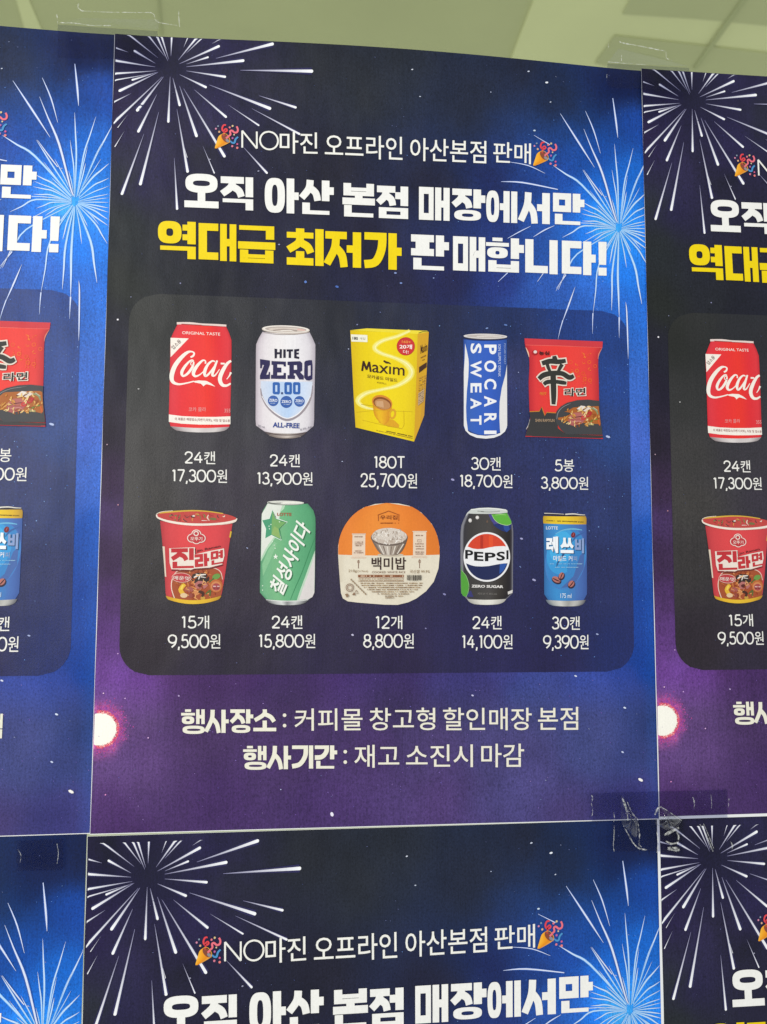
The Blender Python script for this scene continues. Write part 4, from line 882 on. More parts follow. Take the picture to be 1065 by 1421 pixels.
scatter(i, ins, 46, ['#d8604c', '#e8d4c0', '#a83a3a', '#e0b04a', '#5c4040', '#b84a44', '#6f8048', '#ca4a40'], 10, 34, 6, 15, 21, (110, 160, 890, 275))
i.ell(465, 210, 30, 16, '#4a3430'); i.ell(470, 205, 20, 9, '#e8dcd0'); i.ell(680, 238, 40, 14, '#7a7446', rot=4); i.brush([(555, 256, 6), (640, 256, 6)], '#f0e0d4')
i.brush([(62, 190, 14), (78, 225, 16), (180, 262, 22), (340, 290, 24), (500, 300, 24), (680, 296, 22), (830, 278, 18), (925, 252, 14), (940, 232, 10)], '#f4e6d6'); i.brush([(62, 184, 8), (120, 160, 6), (240, 148, 5)], '#eadac8')
P.close(i, 'lid')
i = P.open(); cr = '#f2e4d6'
for r_, c in ((1.22, cr), (1.0, '#c23a40')): 
    for x, y, q in [(497, 403, 44), (450, 448, 44), (546, 450, 44), (498, 468, 42)]: i.ell(x, y, q * r_, q * r_ * .9, c, n=18)
i.poly([(440, 405), (555, 407), (560, 480), (440, 478)], '#c23a40'); i.oval(495, 398, 24, 22, 10, cr); i.text('오뚜기', (432, 474), (562, 478), (432, 432), cr, .012)
i.ell(336, 880, 108, 54, '#e4b4a4', rot=3); i.ell(336, 880, 100, 47, '#bf3a40', rot=3)
P.close(i, 'emblem')
i = P.open()
def cup_letter(ch, BL, BR, TL, o, tv, th):
    hangul(i, ch, BL, BR, TL, '#c43238', tv, th)
i.poly([(200, 560), (480, 548), (486, 560), (478, 780), (440, 795), (225, 788), (205, 720)], '#efe0d2')
i.poly([(470, 630), (640, 590), (800, 560), (805, 640), (780, 735), (640, 770), (470, 782)], '#efe0d2')
i.brush([(225, 800, 10), (440, 806, 10), (480, 790, 10), (640, 780, 10), (790, 742, 8)], '#6a2c2a'); i.brush([(484, 560, 7), (486, 620, 7)], '#5a2624')
cup_letter('진', (222, 780), (470, 775), (222, 562), 0, 52, 44); cup_letter('라', (482, 768), (640, 752), (478, 628), 0, 38, 34); cup_letter('면', (655, 745), (788, 722), (655, 598), 0, 30, 26)
i.text('Jin Ramen', (500, 608), (760, 552), (500, 578), '#3a1c1c', .01); i.text('매운맛', (246, 902), (428, 912), (248, 858), cr, .012)
P.close(i, 'lettering')

# --- green cider can
P = Prod('printed_can', Z(345, 680, 8.357), 'printed green can with a big star')
i = P.open()
i.body([(222, 155), (195, 210), (155, 272), (150, 500), (140, 900), (134, 1190), (150, 1232), (205, 1268)], [(688, 158), (736, 215), (776, 300), (776, 600), (772, 900), (766, 1190), (742, 1240), (695, 1270)],
       [(0, '#5a9a70'), (.06, '#74b285'), (.3, '#7cba86'), (.5, '#6cb481'), (.75, '#5ea878'), (.95, '#56a071'), (1, '#4a8c64')], rows=14, cols=14, st=14, sb=14)
P.close(i)
i = P.open()
i.poly([(222, 158), (430, 168), (412, 220), (375, 250), (330, 520), (270, 620), (225, 680), (180, 770), (146, 830), (150, 500), (156, 275), (195, 212)], '#b9d8b8'); i.poly([(222, 158), (400, 165), (370, 240), (300, 540), (240, 620), (190, 700), (148, 790), (151, 500), (157, 275), (195, 212)], '#e3e6da')
i.poly([(160, 860), (230, 700), (300, 600), (330, 620), (260, 800), (170, 1000)], '#8cc494')
i.poly([(772, 700), (770, 960), (765, 1190), (742, 1240), (695, 1268), (560, 1280), (600, 1160), (660, 1000), (715, 850)], '#bcd6bc'); i.poly([(772, 730), (769, 960), (765, 1190), (742, 1240), (695, 1266), (585, 1278), (625, 1160), (680, 1010), (730, 870)], '#ddd6d2')
i.brush([(770, 560, 6), (715, 700, 9), (620, 960, 9), (545, 1130, 9), (488, 1272, 7)], '#3f8a5c')
P.close(i, 'pale_flash')
i = P.open()
i.ell(432, 152, 212, 26, '#8a8f86', rot=1); i.ell(432, 146, 214, 22, '#dcdcd0', rot=1); i.brush([(230, 146, 14), (290, 156, 10), (380, 152, 8)], '#6a6a62'); i.brush([(400, 150, 16), (500, 144, 18), (620, 150, 10)], '#eeeade')
i.body([(202, 1266), (235, 1304), (300, 1326)], [(697, 1268), (664, 1306), (600, 1328)], [(0, '#5a5a5c'), (.15, '#b0b0ae'), (.35, '#dcdcd8'), (.5, '#8a8a8a'), (.7, '#c9c9c6'), (1, '#565658')], rows=5, st=16, sb=8); i.brush([(205, 1272, 5), (330, 1284, 6), (450, 1288, 6), (600, 1284, 6), (695, 1272, 5)], '#f0eee8')
P.close(i, 'lid')
i = P.open()
SP = [(280, 236), (318, 332), (446, 374), (356, 450), (378, 578), (268, 522), (196, 560), (206, 452), (162, 352), (246, 334)]
i.brush([(a, b_, 20) for a, b_ in SP + SP[:2]], '#e9f2e4', smooth=False); i.poly(SP, '#4a9c74'); i.poly([(280, 250), (316, 338), (440, 376), (350, 450), (372, 566), (268, 514), (270, 400)], '#79ac66'); i.poly([(300, 420), (350, 450), (372, 566), (268, 514)], '#92b468'); i.brush([(375, 360, 8), (440, 376, 10), (360, 452, 10), (385, 572, 8)], '#3c8456', smooth=False)
for x, y in [(240, 420), (245, 450), (262, 400), (360, 370), (300, 640), (310, 676), (165, 1110), (165, 1160), (280, 600)]: i.ell(x, y, 7, 7, '#d9ecd4', n=8)
i.poly([(315, 735 + 2), (325, 762), (345, 765), (328, 780), (336, 802), (315, 788), (296, 802), (304, 778), (290, 766), (308, 762)], '#eef4e6')
P.close(i, 'star')
i = P.open()
i.text('LOTTE', (334, 300), (500, 302), (334, 264), '#a8543c', .03)
i.text('칠성사이다', (406, 1262), (742, 466), (238, 1124), '#2f6e48', .03)
i.text('칠성사이다', (396, 1250), (730, 458), (232, 1112), '#f4f4ea', .024)
P.close(i, 'lettering')

# --- round rice tray
P = Prod('printed_rice_tray', Z(455, 680, 6.086), 'printed rice tray lid in orange and cream')
i = P.open()
OUT = [(88, 545), (88, 470), (105, 390), (145, 300), (210, 215), (300, 150), (400, 118), (500, 110), (600, 114), (690, 134), (790, 190), (880, 288), (925, 385), (944, 480), (945, 560), (935, 665), (895, 775), (830, 855), (750, 915), (680, 948), (590, 970), (480, 968), (350, 958), (250, 950), (170, 940), (128, 915), (112, 870), (104, 780), (95, 660)]
i.poly(OUT, '#e6dcc6')
i.body([(490, 110), (400, 118), (300, 150), (210, 215), (145, 300), (105, 390), (90, 470), (90, 546)], [(510, 110), (600, 114), (700, 136), (790, 192), (880, 290), (925, 388), (943, 480), (944, 546)], [(0, '#e88232'), (.2, '#ee8a34'), (.45, '#f0923a'), (.7, '#ec8430'), (1, '#e07a2c')], rows=14, cols=16, st=0, sb=8)
i.body([(92, 548), (96, 660), (104, 780)], [(160, 548), (150, 660), (140, 780)], [(0, '#d9cdb6'), (1, '#e6dcc6')], rows=3, cols=4)
P.close(i)
i = P.open()
i.poly([(210, 372), (318, 372), (316, 560), (206, 566)], '#e9d3bc'); i.poly([(722, 350), (832, 350), (830, 556), (720, 562)], '#e9d3bc')
for x0, x1, y in [(198, 326, 572), (708, 840, 568), (716, 838, 350), (204, 322, 372)]: i.brush([(x0, y, 10), (x1, y, 10)], '#c49a7a'); i.brush([(x0, y, 5), (x1, y, 5)], '#eedcc8')
i.brush([(260, 590, 6), (260, 662, 6)], '#7a5644'); i.brush([(776, 585, 6), (776, 660, 6)], '#7a5644'); i.oval(260, 606, 9, 12, 4, '#9a7660'); i.oval(776, 604, 9, 12, 4, '#9a7660')
P.close(i, 'banner')
i = P.open()
i.ell(530, 548, 110, 14, '#c9bca6'); i.body([(364, 405), (395, 470), (432, 525), (462, 548)], [(676, 405), (655, 470), (622, 525), (590, 548)], [(0, '#6a5a52'), (.15, '#a8998c'), (.4, '#c9bcae'), (.6, '#a89888'), (.85, '#8a7a6c'), (1, '#5c4c44')], rows=8, cols=12, st=40, sb=6)
for k in range(8):
    t = k / 7; i.brush([(400 + 240 * t, 455 + 22 * (1 - (2 * t - 1) ** 2), 9), (455 + 132 * t, 540 + 6 * (1 - (2 * t - 1) ** 2), 7)], '#e4dacc' if k % 2 else '#7a6a5e')
i.ell(520, 402, 156, 70, '#6e5f56'); i.ell(520, 392, 150, 66, '#cbbcae'); i.ell(515, 372, 130, 52, '#d9cdc0')
scatter(i, inell(520, 392, 148, 74), 80, ['#efe6da', '#e4d8ca', '#b8a898', '#f6efe6', '#a89686'], 7, 15, 6, 10, 31, (370, 315, 670, 470))
P.close(i, 'rice_bowl')
i = P.open(); bn = '#7a4a30'
i.brush([(422, 212, 5), (515, 178, 6), (606, 212, 5)], '#9a4a20', smooth=False); i.brush([(428, 215, 5), (428, 262, 5)], '#9a4a20'); i.brush([(600, 215, 5), (600, 262, 5)], '#9a4a20'); i.text('우리집', (442, 250), (588, 250), (442, 214), '#7c3418', .01); tiny(i, 445, 600, 280, 10, ['#a8541c', '#94481c'], 2)
i.text('백미밥', (370, 674), (662, 674), (370, 568), '#3a2622', .014)
i.text('COOKED WHITE RICE', (374, 702), (656, 702), (374, 686), '#8a6a54', .006); i.text('210g', (176, 700), (246, 700), (176, 672), '#9a805c'); i.text('(317kcal)', (250, 698), (340, 698), (250, 678), '#a88c68'); i.text('국산쌀 99.9%', (692, 702), (862, 702), (692, 674), '#9a805c')
for x0, x1, y, n_ in [(225, 295, 395, 0), (228, 298, 440, 1), (228, 298, 455, 2), (235, 285, 470, 3), (232, 292, 515, 4), (220, 300, 530, 5), (742, 808, 384, 6), (738, 810, 455, 7), (740, 810, 475, 8), (735, 815, 497, 9), (738, 812, 524, 10), (740, 808, 540, 11)]: tiny(i, x0, x1, y, 9, ['#a07a64', '#b49280', '#8c6650'], 60 + n_)
i.brush([(757, 420, 3), (790, 420, 3), (790, 438, 3), (757, 438, 3), (757, 420, 3)], '#9a7a68', smooth=False)
i.poly([(256, 716), (642, 716), (642, 738), (256, 738)], '#9c6a4c'); tiny(i, 262, 636, 727, 13, ['#d8bca0', '#7c4c34'], 71)
i.brush([(256, 770, 3), (642, 770, 3)], '#b0906c'); tiny(i, 262, 640, 750, 9, ['#b89a78', '#c4a888', '#9c7a58'], 72); tiny(i, 262, 640, 766, 8, ['#a4825e', '#8c6a48'], 73)
for k in range(7): tiny(i, 275 + k * k * 4.5 + k * 6, 795 - k * k * 4.6 + 5, 787 + k * 18, 10, ['#a4865e', '#8c6c48', '#b89c74', '#7a5a3c'], 80 + k)
tiny(i, 480, 560, 910, 10, ['#8c6c48'], 90)
x = 668; rs = random.Random(2)
while x < 786:
    w_ = rs.choice([3, 4, 6, 8]); i.poly([(x, 718), (x + w_, 718), (x + w_, 760 + rs.choice([0, 8])), (x, 762)], '#3c342c'); i.h -= Ink.DZ * .9; x += w_ + rs.choice([3, 4, 6])
i.oval(186, 824, 32, 32, 5, '#8c6c54'); i.oval(186, 824, 20, 20, 5, '#a0806a'); i.brush([(240, 845, 5), (258, 872, 5), (225, 876, 5), (240, 845, 5)], '#8c6c54', smooth=False); i.poly([(145, 880), (165, 872), (180, 892), (160, 908)], '#94785e'); i.poly([(205, 885), (222, 862), (235, 890)], '#8c6c54'); 
for k in range(9): i.poly([(190 + k * 15, 752 + k * 15), (200 + k * 15, 748 + k * 15), (206 + k * 15, 762 + k * 15), (196 + k * 15, 766 + k * 15)], '#9c8264')
P.close(i, 'lettering')

# --- black cola can
P = Prod('printed_can', Z(620, 690, 8.882), 'printed black cola can with a red, white and blue disc')
i = P.open()
i.body([(250, 195), (205, 285), (174, 390), (170, 600), (172, 900), (176, 1170), (200, 1222), (252, 1258)], [(755, 198), (798, 295), (820, 400), (820, 600), (817, 900), (815, 1170), (790, 1222), (735, 1258)],
       [(0, '#77767e'), (.03, '#8c8b92'), (.06, '#37353a'), (.2, '#3f3c3a'), (.4, '#464341'), (.55, '#4a4644'), (.75, '#38332f'), (.93, '#231f22'), (.97, '#3a363c'), (1, '#84838c')], rows=14, cols=30, st=6, sb=12)
P.close(i)
i = P.open()
i.poly([(232, 240), (255, 190), (300, 150), (400, 132), (520, 128), (640, 136), (730, 150), (750, 165), (752, 190), (660, 202), (500, 206), (340, 204), (268, 200)], '#cfd2cb'); i.brush([(300, 152, 10), (520, 136, 12), (740, 160, 8)], '#eceee6'); i.brush([(380, 172, 14), (520, 182, 12), (660, 172, 14)], '#a9aca4'); i.brush([(420, 176, 8), (460, 178, 8)], '#6f716c')
i.body([(250, 1252), (282, 1294), (340, 1318)], [(736, 1252), (702, 1294), (640, 1318)], [(0, '#a9a69e'), (.3, '#dedacf'), (.6, '#e9e5da'), (1, '#b0aca4')], rows=4, st=12, sb=8)
P.close(i, 'lid')
i = P.open()
i.poly([(515, 210), (556, 212), (590, 275), (645, 322), (585, 335), (545, 280)], '#4b478c'); i.poly([(570, 335), (650, 330), (740, 350), (802, 330), (790, 392), (742, 432), (680, 412), (620, 378)], '#22336e'); i.poly([(700, 345), (760, 345), (780, 395), (742, 430), (710, 400)], '#2d4c92')
i.poly([(556, 212), (650, 206), (742, 196), (768, 245), (800, 300), (795, 330), (740, 348), (650, 324), (590, 275)], '#62b23e'); i.brush([(556, 214, 5), (590, 275, 6), (648, 322, 6), (740, 346, 6), (794, 330, 5)], '#b9d49a'); i.brush([(600, 220, 6), (670, 214, 8), (730, 218, 5)], '#9ed07c')
i.poly([(180, 830), (186, 900), (222, 940), (250, 985), (272, 1080), (262, 1170), (240, 1226), (202, 1216), (180, 1180), (176, 1000)], '#55a03c'); i.brush([(186, 905, 5), (240, 970, 5), (274, 1080, 5), (262, 1180, 5), (240, 1228, 4)], '#a2cc8c'); i.poly([(268, 1170), (300, 1150), (330, 1230), (245, 1226)], '#3a3a72')
i.ell(290, 286, 21, 25, '#cfc9c4'); i.ell(378, 250, 22, 22, '#d4cec8'); i.ell(285, 282, 12, 14, '#efebe6'); i.ell(376, 248, 12, 12, '#efebe6'); i.ell(500, 300, 12, 16, '#6a5648')
P.close(i, 'bubble_pattern')
i = P.open()
cx, cy, rx, ry = 495, 736, 288, 306
i.ell(cx, cy, rx, ry, '#f1efee', n=48)
rx -= 22; ry -= 22
def arc(a0, a1): return [(cx + rx * math.cos(math.radians(a0 + (a1 - a0) * k / 30)), cy + ry * math.sin(math.radians(a0 + (a1 - a0) * k / 30))) for k in range(31)]
i.poly(arc(207, 333) + [(700, 602), (600, 606), (520, 620), (450, 636), (380, 640), (320, 632)], '#d9462c'); i.poly([(520, 474), (570, 474), (570, 612), (520, 620)], '#e8542e'); i.poly([(415, 478), (450, 472), (450, 634), (415, 636)], '#b83424')
i.poly(arc(16, 164) + [(300, 838), (350, 850), (430, 854), (520, 848), (620, 828), (700, 816)], '#222a54'); i.poly([(655, 826), (718, 814), (742, 824), (700, 905), (650, 945)], '#2b55a2')
P.close(i, 'disc_emblem')
i = P.open(); kk_ = '#171719'
i.text('P', (228, 758), (328, 764), (228, 648), kk_, .03); i.text('E', (338, 782), (454, 788), (338, 670), kk_, .03); i.text('P', (471, 789), (604, 789), (471, 682), kk_, .03); i.text('S', (614, 784), (720, 778), (614, 674), kk_, .03); i.text('I', (736, 768), (762, 764), (736, 656), kk_, .03)
i.text('ZERO SUGAR', (304, 1112), (698, 1120), (306, 1078), '#e9e4de', .04); i.text('제로슈거 355 mL', (380, 1200), (622, 1204), (380, 1174), '#8a857f'); i.poly([(752, 1165), (815, 1140), (810, 1178), (755, 1200)], '#d9d4ce')
P.close(i, 'lettering')

# --- blue coffee can
P = Prod('printed_can', Z(735, 695, 9.171), 'printed slim blue coffee can with a yellow band')
i = P.open()
i.body([(178, 195), (180, 400), (186, 800), (188, 1215), (212, 1258), (245, 1278)], [(722, 198), (728, 400), (730, 800), (730, 1215), (712, 1258), (682, 1278)], [(0, '#33679e'), (.1, '#3a7fbe'), (.3, '#3f92d0'), (.55, '#4286c4'), (.8, '#4a70b4'), (1, '#3f5c9e')], rows=12, cols=14, st=8, sb=10)
P.close(i)
i = P.open()
i.oval(462, 738, 252, 390, 10, '#4f7cc0', rot=12); i.ell(462, 738, 250, 386, '#3d86c6', rot=12, n=40); i.ell(420, 650, 195, 290, '#3f9cd8', rot=14, n=40); i.ell(400, 590, 140, 205, '#46aee4', rot=14, n=32); i.poly([(640, 700), (700, 640), (690, 860), (600, 1020), (480, 1100), (400, 1110), (560, 960)], '#4a6aa8'); i.brush([(330, 420, 8), (430, 372, 14), (560, 358, 20), (670, 372, 10)], '#6fb4d8'); i.brush([(480, 600, 18), (420, 700, 26), (360, 790, 20), (345, 850, 6)], '#2d5488'); i.brush([(700, 400, 8), (600, 450, 22), (545, 520, 10)], '#3b62a0')
P.close(i, 'oval_emblem')
i = P.open()
i.body([(180, 192), (172, 220), (176, 288)], [(716, 196), (726, 225), (724, 300)], [(0, '#c09a2c'), (.15, '#e8c22c'), (.5, '#f0cc30'), (.85, '#dcb030'), (1, '#b08a34')], rows=4, cols=10, st=4, sb=4)
i.brush([(186, 164, 18), (320, 172, 18), (450, 178, 18), (600, 182, 18), (712, 184, 16)], '#3a3230'); i.brush([(188, 158, 10), (320, 162, 8), (440, 170, 6)], '#d9d2c4'); i.brush([(455, 172, 16), (560, 166, 16), (640, 176, 12), (708, 180, 8)], '#dcd6ca')
i.body([(205, 1258), (240, 1312), (300, 1336)], [(716, 1260), (688, 1312), (630, 1338)], [(0, '#5f6a78'), (.15, '#aeb0ae'), (.35, '#d4d2cc'), (.55, '#a09e9a'), (.75, '#c4c2bc'), (1, '#5c5c64')], rows=4, st=14, sb=6)
P.close(i, 'lid')
i = P.open()
for x, y, rx, ry, rot in [(345, 1005, 66, 44, 28), (408, 955, 40, 52, 25), (535, 1060, 44, 54, 40)]:
    i.ell(x, y + 8, rx, ry, '#33293a', rot=rot); i.ell(x - 4, y - 4, rx - 10, ry - 9, '#b8736a', rot=rot); 
i.brush([(300, 985, 8), (345, 1010, 14), (385, 1025, 8)], '#3a1e20'); i.brush([(425, 915, 7), (405, 955, 12), (392, 1000, 7)], '#3a1e20'); i.brush([(565, 1020, 7), (535, 1060, 13), (500, 1100, 7)], '#3a1e20')
i.ell(556, 435, 28, 36, '#7a2a34', rot=15); i.brush([(565, 410, 6), (552, 445, 8)], '#c06a68')
P.close(i, 'coffee_beans')
i = P.open()
i.text('LOTTE', (210, 364), (360, 366), (210, 324), '#d9e4ee', .024); tiny(i, 212, 690, 252, 15, ['#7c6420', '#94782a', '#6a5420'], 12, .04)
for c, x0, x1, y0, y1, hh in [('레', 214, 364, 664, 664, 210), ('쓰', 392, 562, 664, 668, 196), ('비', 578, 692, 664, 668, 190)]:
    i.text(c, (x0 + 10, y0 + 8), (x1 + 10, y1 + 8), (x0 + 10, y0 - hh + 8), '#24466e', .05); i.text(c, (x0, y0), (x1, y1), (x0, y0 - hh), '#f6f8fa' if c != '비' else '#8ea2cc', .05)
i.text('마일드', (302, 766), (468, 768), (302, 698), '#f0f4f8', .012); i.text('커', (494, 766), (544, 768), (494, 700), '#eef2f8', .012); i.text('피', (556, 768), (604, 768), (556, 704), '#9aaace', .012)
tiny(i, 255, 670, 802, 12, ['#8ac0e2', '#a4cde8', '#74aed8'], 14); tiny(i, 310, 620, 846, 12, ['#8ac0e2', '#9cc6e4'], 15)
i.text('175 ml', (392, 1236), (532, 1238), (392, 1178), '#e0ecf4', .006)
P.close(i, 'lettering')
# ------------------------------------------------------------------ every sheet: own paper, own trim, own waves, own place
def waves(seed, top, tl, edge):
    rs = random.Random(seed); a1, a2, p1, p2 = rs.uniform(.15, .3) * 1e-3, rs.uniform(.1, .2) * 1e-3, rs.uniform(0, 6), rs.uniform(0, 6)
    def f(x, y):
        z = a1 * np.sin(x * 13 + y * 5 + p1) + a2 * np.sin(y * 17 - x * 6 + p2)
        z = z + top * np.clip(np.sin(np.pi * np.clip((x - .02) / (tl - .02), 0, 1)), 0, 1) ** 1.2 * np.exp(-(y / .07) ** 2)
        z = z + edge * np.exp(-((PW - x) / .03) ** 2) * np.sin(np.pi * np.clip(y / PH, 0, 1)) ** 2
        return z - a1 - a2
    return f
def bend(root, fn):
    for o in root.children_recursive:
        me = o.data; n = len(me.vertices); a = np.empty(n * 3, dtype=np.float32); me.vertices.foreach_get('co', a); a = a.reshape(-1, 3)
        a[:, 1] -= fn(a[:, 0], -a[:, 2]); me.vertices.foreach_set('co', a.ravel()); me.update()
def dup(src):
    r_ = src.copy(); C.objects.link(r_)
    def go(o, par):
        for ch in list(o.children):
            c = ch.copy(); c.data = ch.data.copy(); C.objects.link(c); c.parent = par
            go(ch, c)
    go(src, r_)
    return r_
sheets = [poster]
for sh, depth in [(SH_L, -.0012), (SH_R, .0016), (SH_B, -.0014), (SH_Q, .0002), (SH_K, -.0020)]:
    q = dup(poster); k = depth / .599; q.location = (sh[0] - k * (sh[0] + .21 - CP[0]) * .8, -depth, TOP - sh[1] + k * (sh[1] + .3 - CP[1])); q.rotation_euler = (0, sh[2], 0); sheets.append(q)
LAB = ['sale poster wholly in view in the middle of the glass',
       'sale poster cut by the left photo edge, blue firework half beside the middle poster',
       'sale poster cut by the right photo edge, red cola can nearest to the middle poster',
       'sale poster directly under the middle one, only its headline part in view',
       'sale poster at the bottom right, white firework under crumpled tape at its corner',
       'sale poster at the bottom left, only a blue firework at its corner in view']
TRIM = [((0, PW, 0, PH), (.0009, PW, 0, .5974)), ((0, PW, 0, PH), (.0005, PW - .0003, 0, .5974)), ((0, PW, 0, PH + .0004), (.0007, PW, 0, .5962)),
        ((0, PW, -.0046, PH), (.0003, PW - .0004, -.0044, .597)), ((-.0008, PW, -.0075, PH), (.0012, PW, -.0070, .597)), ((0, PW, -.0105, PH), (.0003, PW, -.0102, .597))]
WV = [(1, .0060, .41, .0008), (2, .0042, .40, .0005), (3, .001, .41, 0), (4, .0006, .41, .001), (5, .0006, .41, 0), (6, .0006, .41, .001)]
MG = [(.0001, .24, .0004), (.0003, .2, .0005), (.0001, .36, .0007), (.0002, .1, .0003), (.0012, .1, .0014), (.0003, .1, .0003)]
for s_, lb, (pp, kk), wv, MARGIN in zip(sheets, LAB, TRIM, WV, MG):
    tag(s_, lb, 'poster', GROUP)
    make_paper(s_, *pp); make_sky(s_, *kk); bend(s_, waves(*wv))

# ------------------------------------------------------------------ clear tape: a crumpled film and its whitened creases
def film(name, quad, h, seed, crumple, material, label, nx=40, ny=16, jag=.6):
    rs = np.random.RandomState(seed); A = [np.array(px(*q)) for q in quad]
    V, F = [], []
    for j in range(ny + 1):
        for i in range(nx + 1):
            u, v = i / nx, j / ny; p_ = (A[0] * (1 - u) + A[1] * u) * (1 - v) + (A[3] * (1 - u) + A[2] * u) * v
            if i in (0, nx): p_ = p_ + np.array([(rs.rand() - .5) * .0009 * jag, 0])
            V.append(p_)
            if i and j: q = len(V) - 1; F.append((q - nx - 2, q - nx - 1, q, q - 1))
    xy = np.array(V); z = crumple * (np.abs(fbm(xy, seed, 45)) * 2.2 + .6 * fbm(xy, seed + 1, 140))
    o = mesh_obj(name, [(x, -h - max(0, d_), TOP - y) for (x, y), d_ in zip(V, z)], F, material, None, smooth=True)
    tag(o, label, 'tape', 'clear tape holding the posters'); return o
def crease(parent, strokes, h):
    V, F = [], []
    rs = random.Random(len(strokes))
    for pts in strokes:
        P = [(px(a, b_), w_) for a, b_, w_ in spline(pts, 8)]; Q = []
        for k, ((x, y), w_) in enumerate(P):
            (x0, y0), (x1, y1) = P[max(0, k - 1)][0], P[min(len(P) - 1, k + 1)][0]; l = math.hypot(x1 - x0, y1 - y0) or 1
            nx_, ny_ = -(y1 - y0) / l, (x1 - x0) / l; ww = w_ * .00056 * rs.uniform(.55, 1.05) / 2; j = rs.uniform(-.12, .12) * .00056 * min(w_, 1.5)
            o = len(V); V += [(x + nx_ * (ww + j), -h, TOP - y - ny_ * (ww + j)), (x + nx_ * j, -h - ww * 1.2, TOP - y - ny_ * j), (x - nx_ * (ww - j), -h, TOP - y + ny_ * (ww - j))]
            if k: F += [(o - 3, o, o + 1, o - 2), (o - 2, o + 1, o + 2, o - 1)]
    return mesh_obj('crease', V, F, M_CREASE, parent, smooth=True)
t = film('clear_tape', [(85, 44), (222, 53), (222, 92), (85, 90)], .0079, 41, .0003, M_TAPE, 'clear tape across the top corners of the left and middle posters')
crease(t, [[(84, 31, 1.2), (85, 38, 1.6), (85, 44, 1)], [(86, 42, 1.4), (110, 43, 1.4), (132, 46, 1), (158, 46, 1.6)], [(114, 16, 1.5), (113, 21, 2.2), (118, 26, 1.4)], [(118, 26, 1.4), (150, 27.5, .9), (180, 28, 1.2), (212, 28, 1)], [(212, 28, 1), (217, 31, 1.2), (219, 38, 1), (225, 42, 1.2), (250, 46, 1)], [(251, 26, 1.2), (251, 36, 1.5), (252, 48, 1)]], .0086)
t = film('clear_tape', [(838, 97), (950, 103), (950, 136), (838, 130)], .0082, 51, .0003, M_TAPE, 'clear tape across the top corners of the middle and right posters')
crease(t, [[(855, 67, 1.2), (858, 69, 2), (885, 74, 1.8), (915, 80, 1.6), (918, 82, 1)], [(918, 82, 1), (919, 90, 1.4), (926, 93, 1.2)], [(839, 70, .9), (839, 76, 1)], [(838, 95, 1), (860, 97, 1.4), (890, 99, 1.2)], [(857, 86, .8), (857, 94, 1)], [(837, 112, 1), (837, 122, 1)]], .0086)
t = film('clear_tape', [(817, 1099), (1007, 1094), (1007, 1135), (819, 1139)], .003, 61, .0007, M_TAPE, 'wide clear tape over the meeting corners of four posters, smooth upper strip')
crease(t, [[(818, 1101, 2), (820, 1105, 2.4), (819, 1110, 1)], [(818, 1112, .8), (820, 1122, 1.2), (819, 1130, .8)], [(849, 1125, .8), (850, 1132, 1), (849, 1138, .8)], [(958, 1104, 1.4), (960, 1110, 1.8), (960, 1120, .8)], [(983, 1100, .7), (984, 1112, .9), (984, 1120, .7)], [(1008, 1106, .8), (1007, 1118, 1)]], .0042)
def fold(parent, pts, h, lift):
    """a blister where the tape stands off the paper"""
    P = [np.array(px(q[0], q[1])) for q in spline([(*q, 0) for q in pts] + [(*pts[0], 0)], 4)][:-1]; c = sum(P) / len(P); n = len(P); V, F = [], []; NR = 7
    for k in range(NR):
        t = k / NR; V += [(c[0] * t + x * (1 - t), -h - lift * math.sin(t * math.pi / 2) * (1 + .35 * math.sin(9 * i / n * 6.28)), TOP - (c[1] * t + y * (1 - t))) for i, (x, y) in enumerate(P)]
        if k: F += [((k - 1) * n + i, (k - 1) * n + (i + 1) % n, k * n + (i + 1) % n, k * n + i) for i in range(n)]
    V.append((c[0], -h - lift, TOP - c[1])); F += [((NR - 1) * n + i, (NR - 1) * n + (i + 1) % n, len(V) - 1) for i in range(n)]
    return mesh_obj('blister', V, F, M_BLIS, parent, smooth=True)
t = film('clear_tape', [(848, 1139), (946, 1136), (944, 1180), (847, 1180)], .002, 71, .0014, M_TAPE, 'crumpled lower strip of clear tape with whitened folds, under the smooth strip')
fold(t, [(859, 1103), (863, 1103), (868, 1117), (880, 1133), (884, 1140), (880, 1160), (868, 1148), (860, 1138)], .0036, .0055)
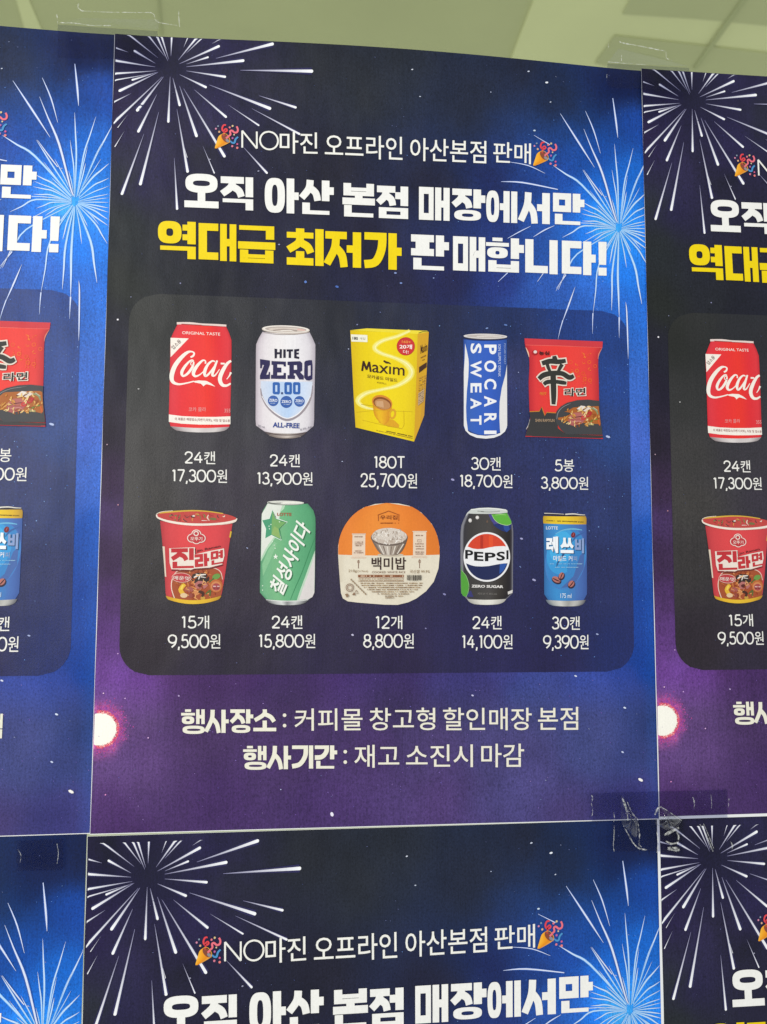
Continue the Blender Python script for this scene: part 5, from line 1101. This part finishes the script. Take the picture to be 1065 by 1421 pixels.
fold(t, [(905, 1122), (913, 1116), (924, 1124), (943, 1136), (930, 1150), (914, 1146), (906, 1138)], .0036, .0055)
crease(t, [[(860, 1104, 1.6), (863, 1112, 3.6), (867, 1124, 3), (868, 1136, 1.4)], [(867, 1110, 1), (873, 1124, 1.4), (882, 1135, 1.6)], [(849, 1142, 1), (849, 1155, 1.4), (848, 1170, 1.2), (849, 1178, 1.6)], [(862, 1143, 1), (868, 1154, 1.8), (875, 1166, 2), (883, 1174, 2), (894, 1176, 3)], [(882, 1140, 1), (884, 1156, 1.8), (883, 1168, 2.2), (887, 1172, 1)], [(905, 1128, 2), (909, 1120, 3.4), (914, 1117, 2)], [(915, 1118, 1), (925, 1124, 1.2), (942, 1136, 1)], [(918, 1156, 3), (926, 1152, 5), (938, 1146, 3)], [(908, 1150, 2), (910, 1166, 3), (908, 1180, 1.5)], [(967, 1141, 1), (974, 1152, 1.6), (980, 1166, 2), (985, 1178, 1.4)], [(972, 1140, 1), (979, 1156, 1.4), (986, 1174, 1)], [(1009, 1164, 1), (1012, 1170, 2.4), (1011, 1176, 1.2)], [(935, 1150, 2.5), (938, 1158, 3.4), (936, 1168, 2)], [(922, 1174, 5), (930, 1175, 8), (939, 1176, 5)], [(920, 1164, 2), (928, 1168, 3), (937, 1166, 2)]], .005)
t = film('clear_tape', [(24, 1166), (88, 1163), (88, 1206), (25, 1208)], .001, 81, .0002, M_TAPE, 'clear tape on the dark sky of the bottom left poster')
crease(t, [[(26, 1178, .8), (30, 1186, 1), (29, 1196, .8)], [(80, 1170, .8), (82, 1184, 1), (80, 1198, .8)]], .001)

for o, q in [(bpy.data.objects['clear_tape'], [(113, 26), (222, 28), (222, 51), (86, 42)]), (bpy.data.objects['clear_tape.001'], [(858, 68), (918, 80), (950, 100), (838, 96)])]:
    P = [px(*p_) for p_ in q]
    mesh_obj('tape_end', [(x, -.0007 - k, TOP - y) for (x, y), k in zip(P, (0, 0, .007, .007))], [(0, 1, 2, 3)], M_TAPE2, o)
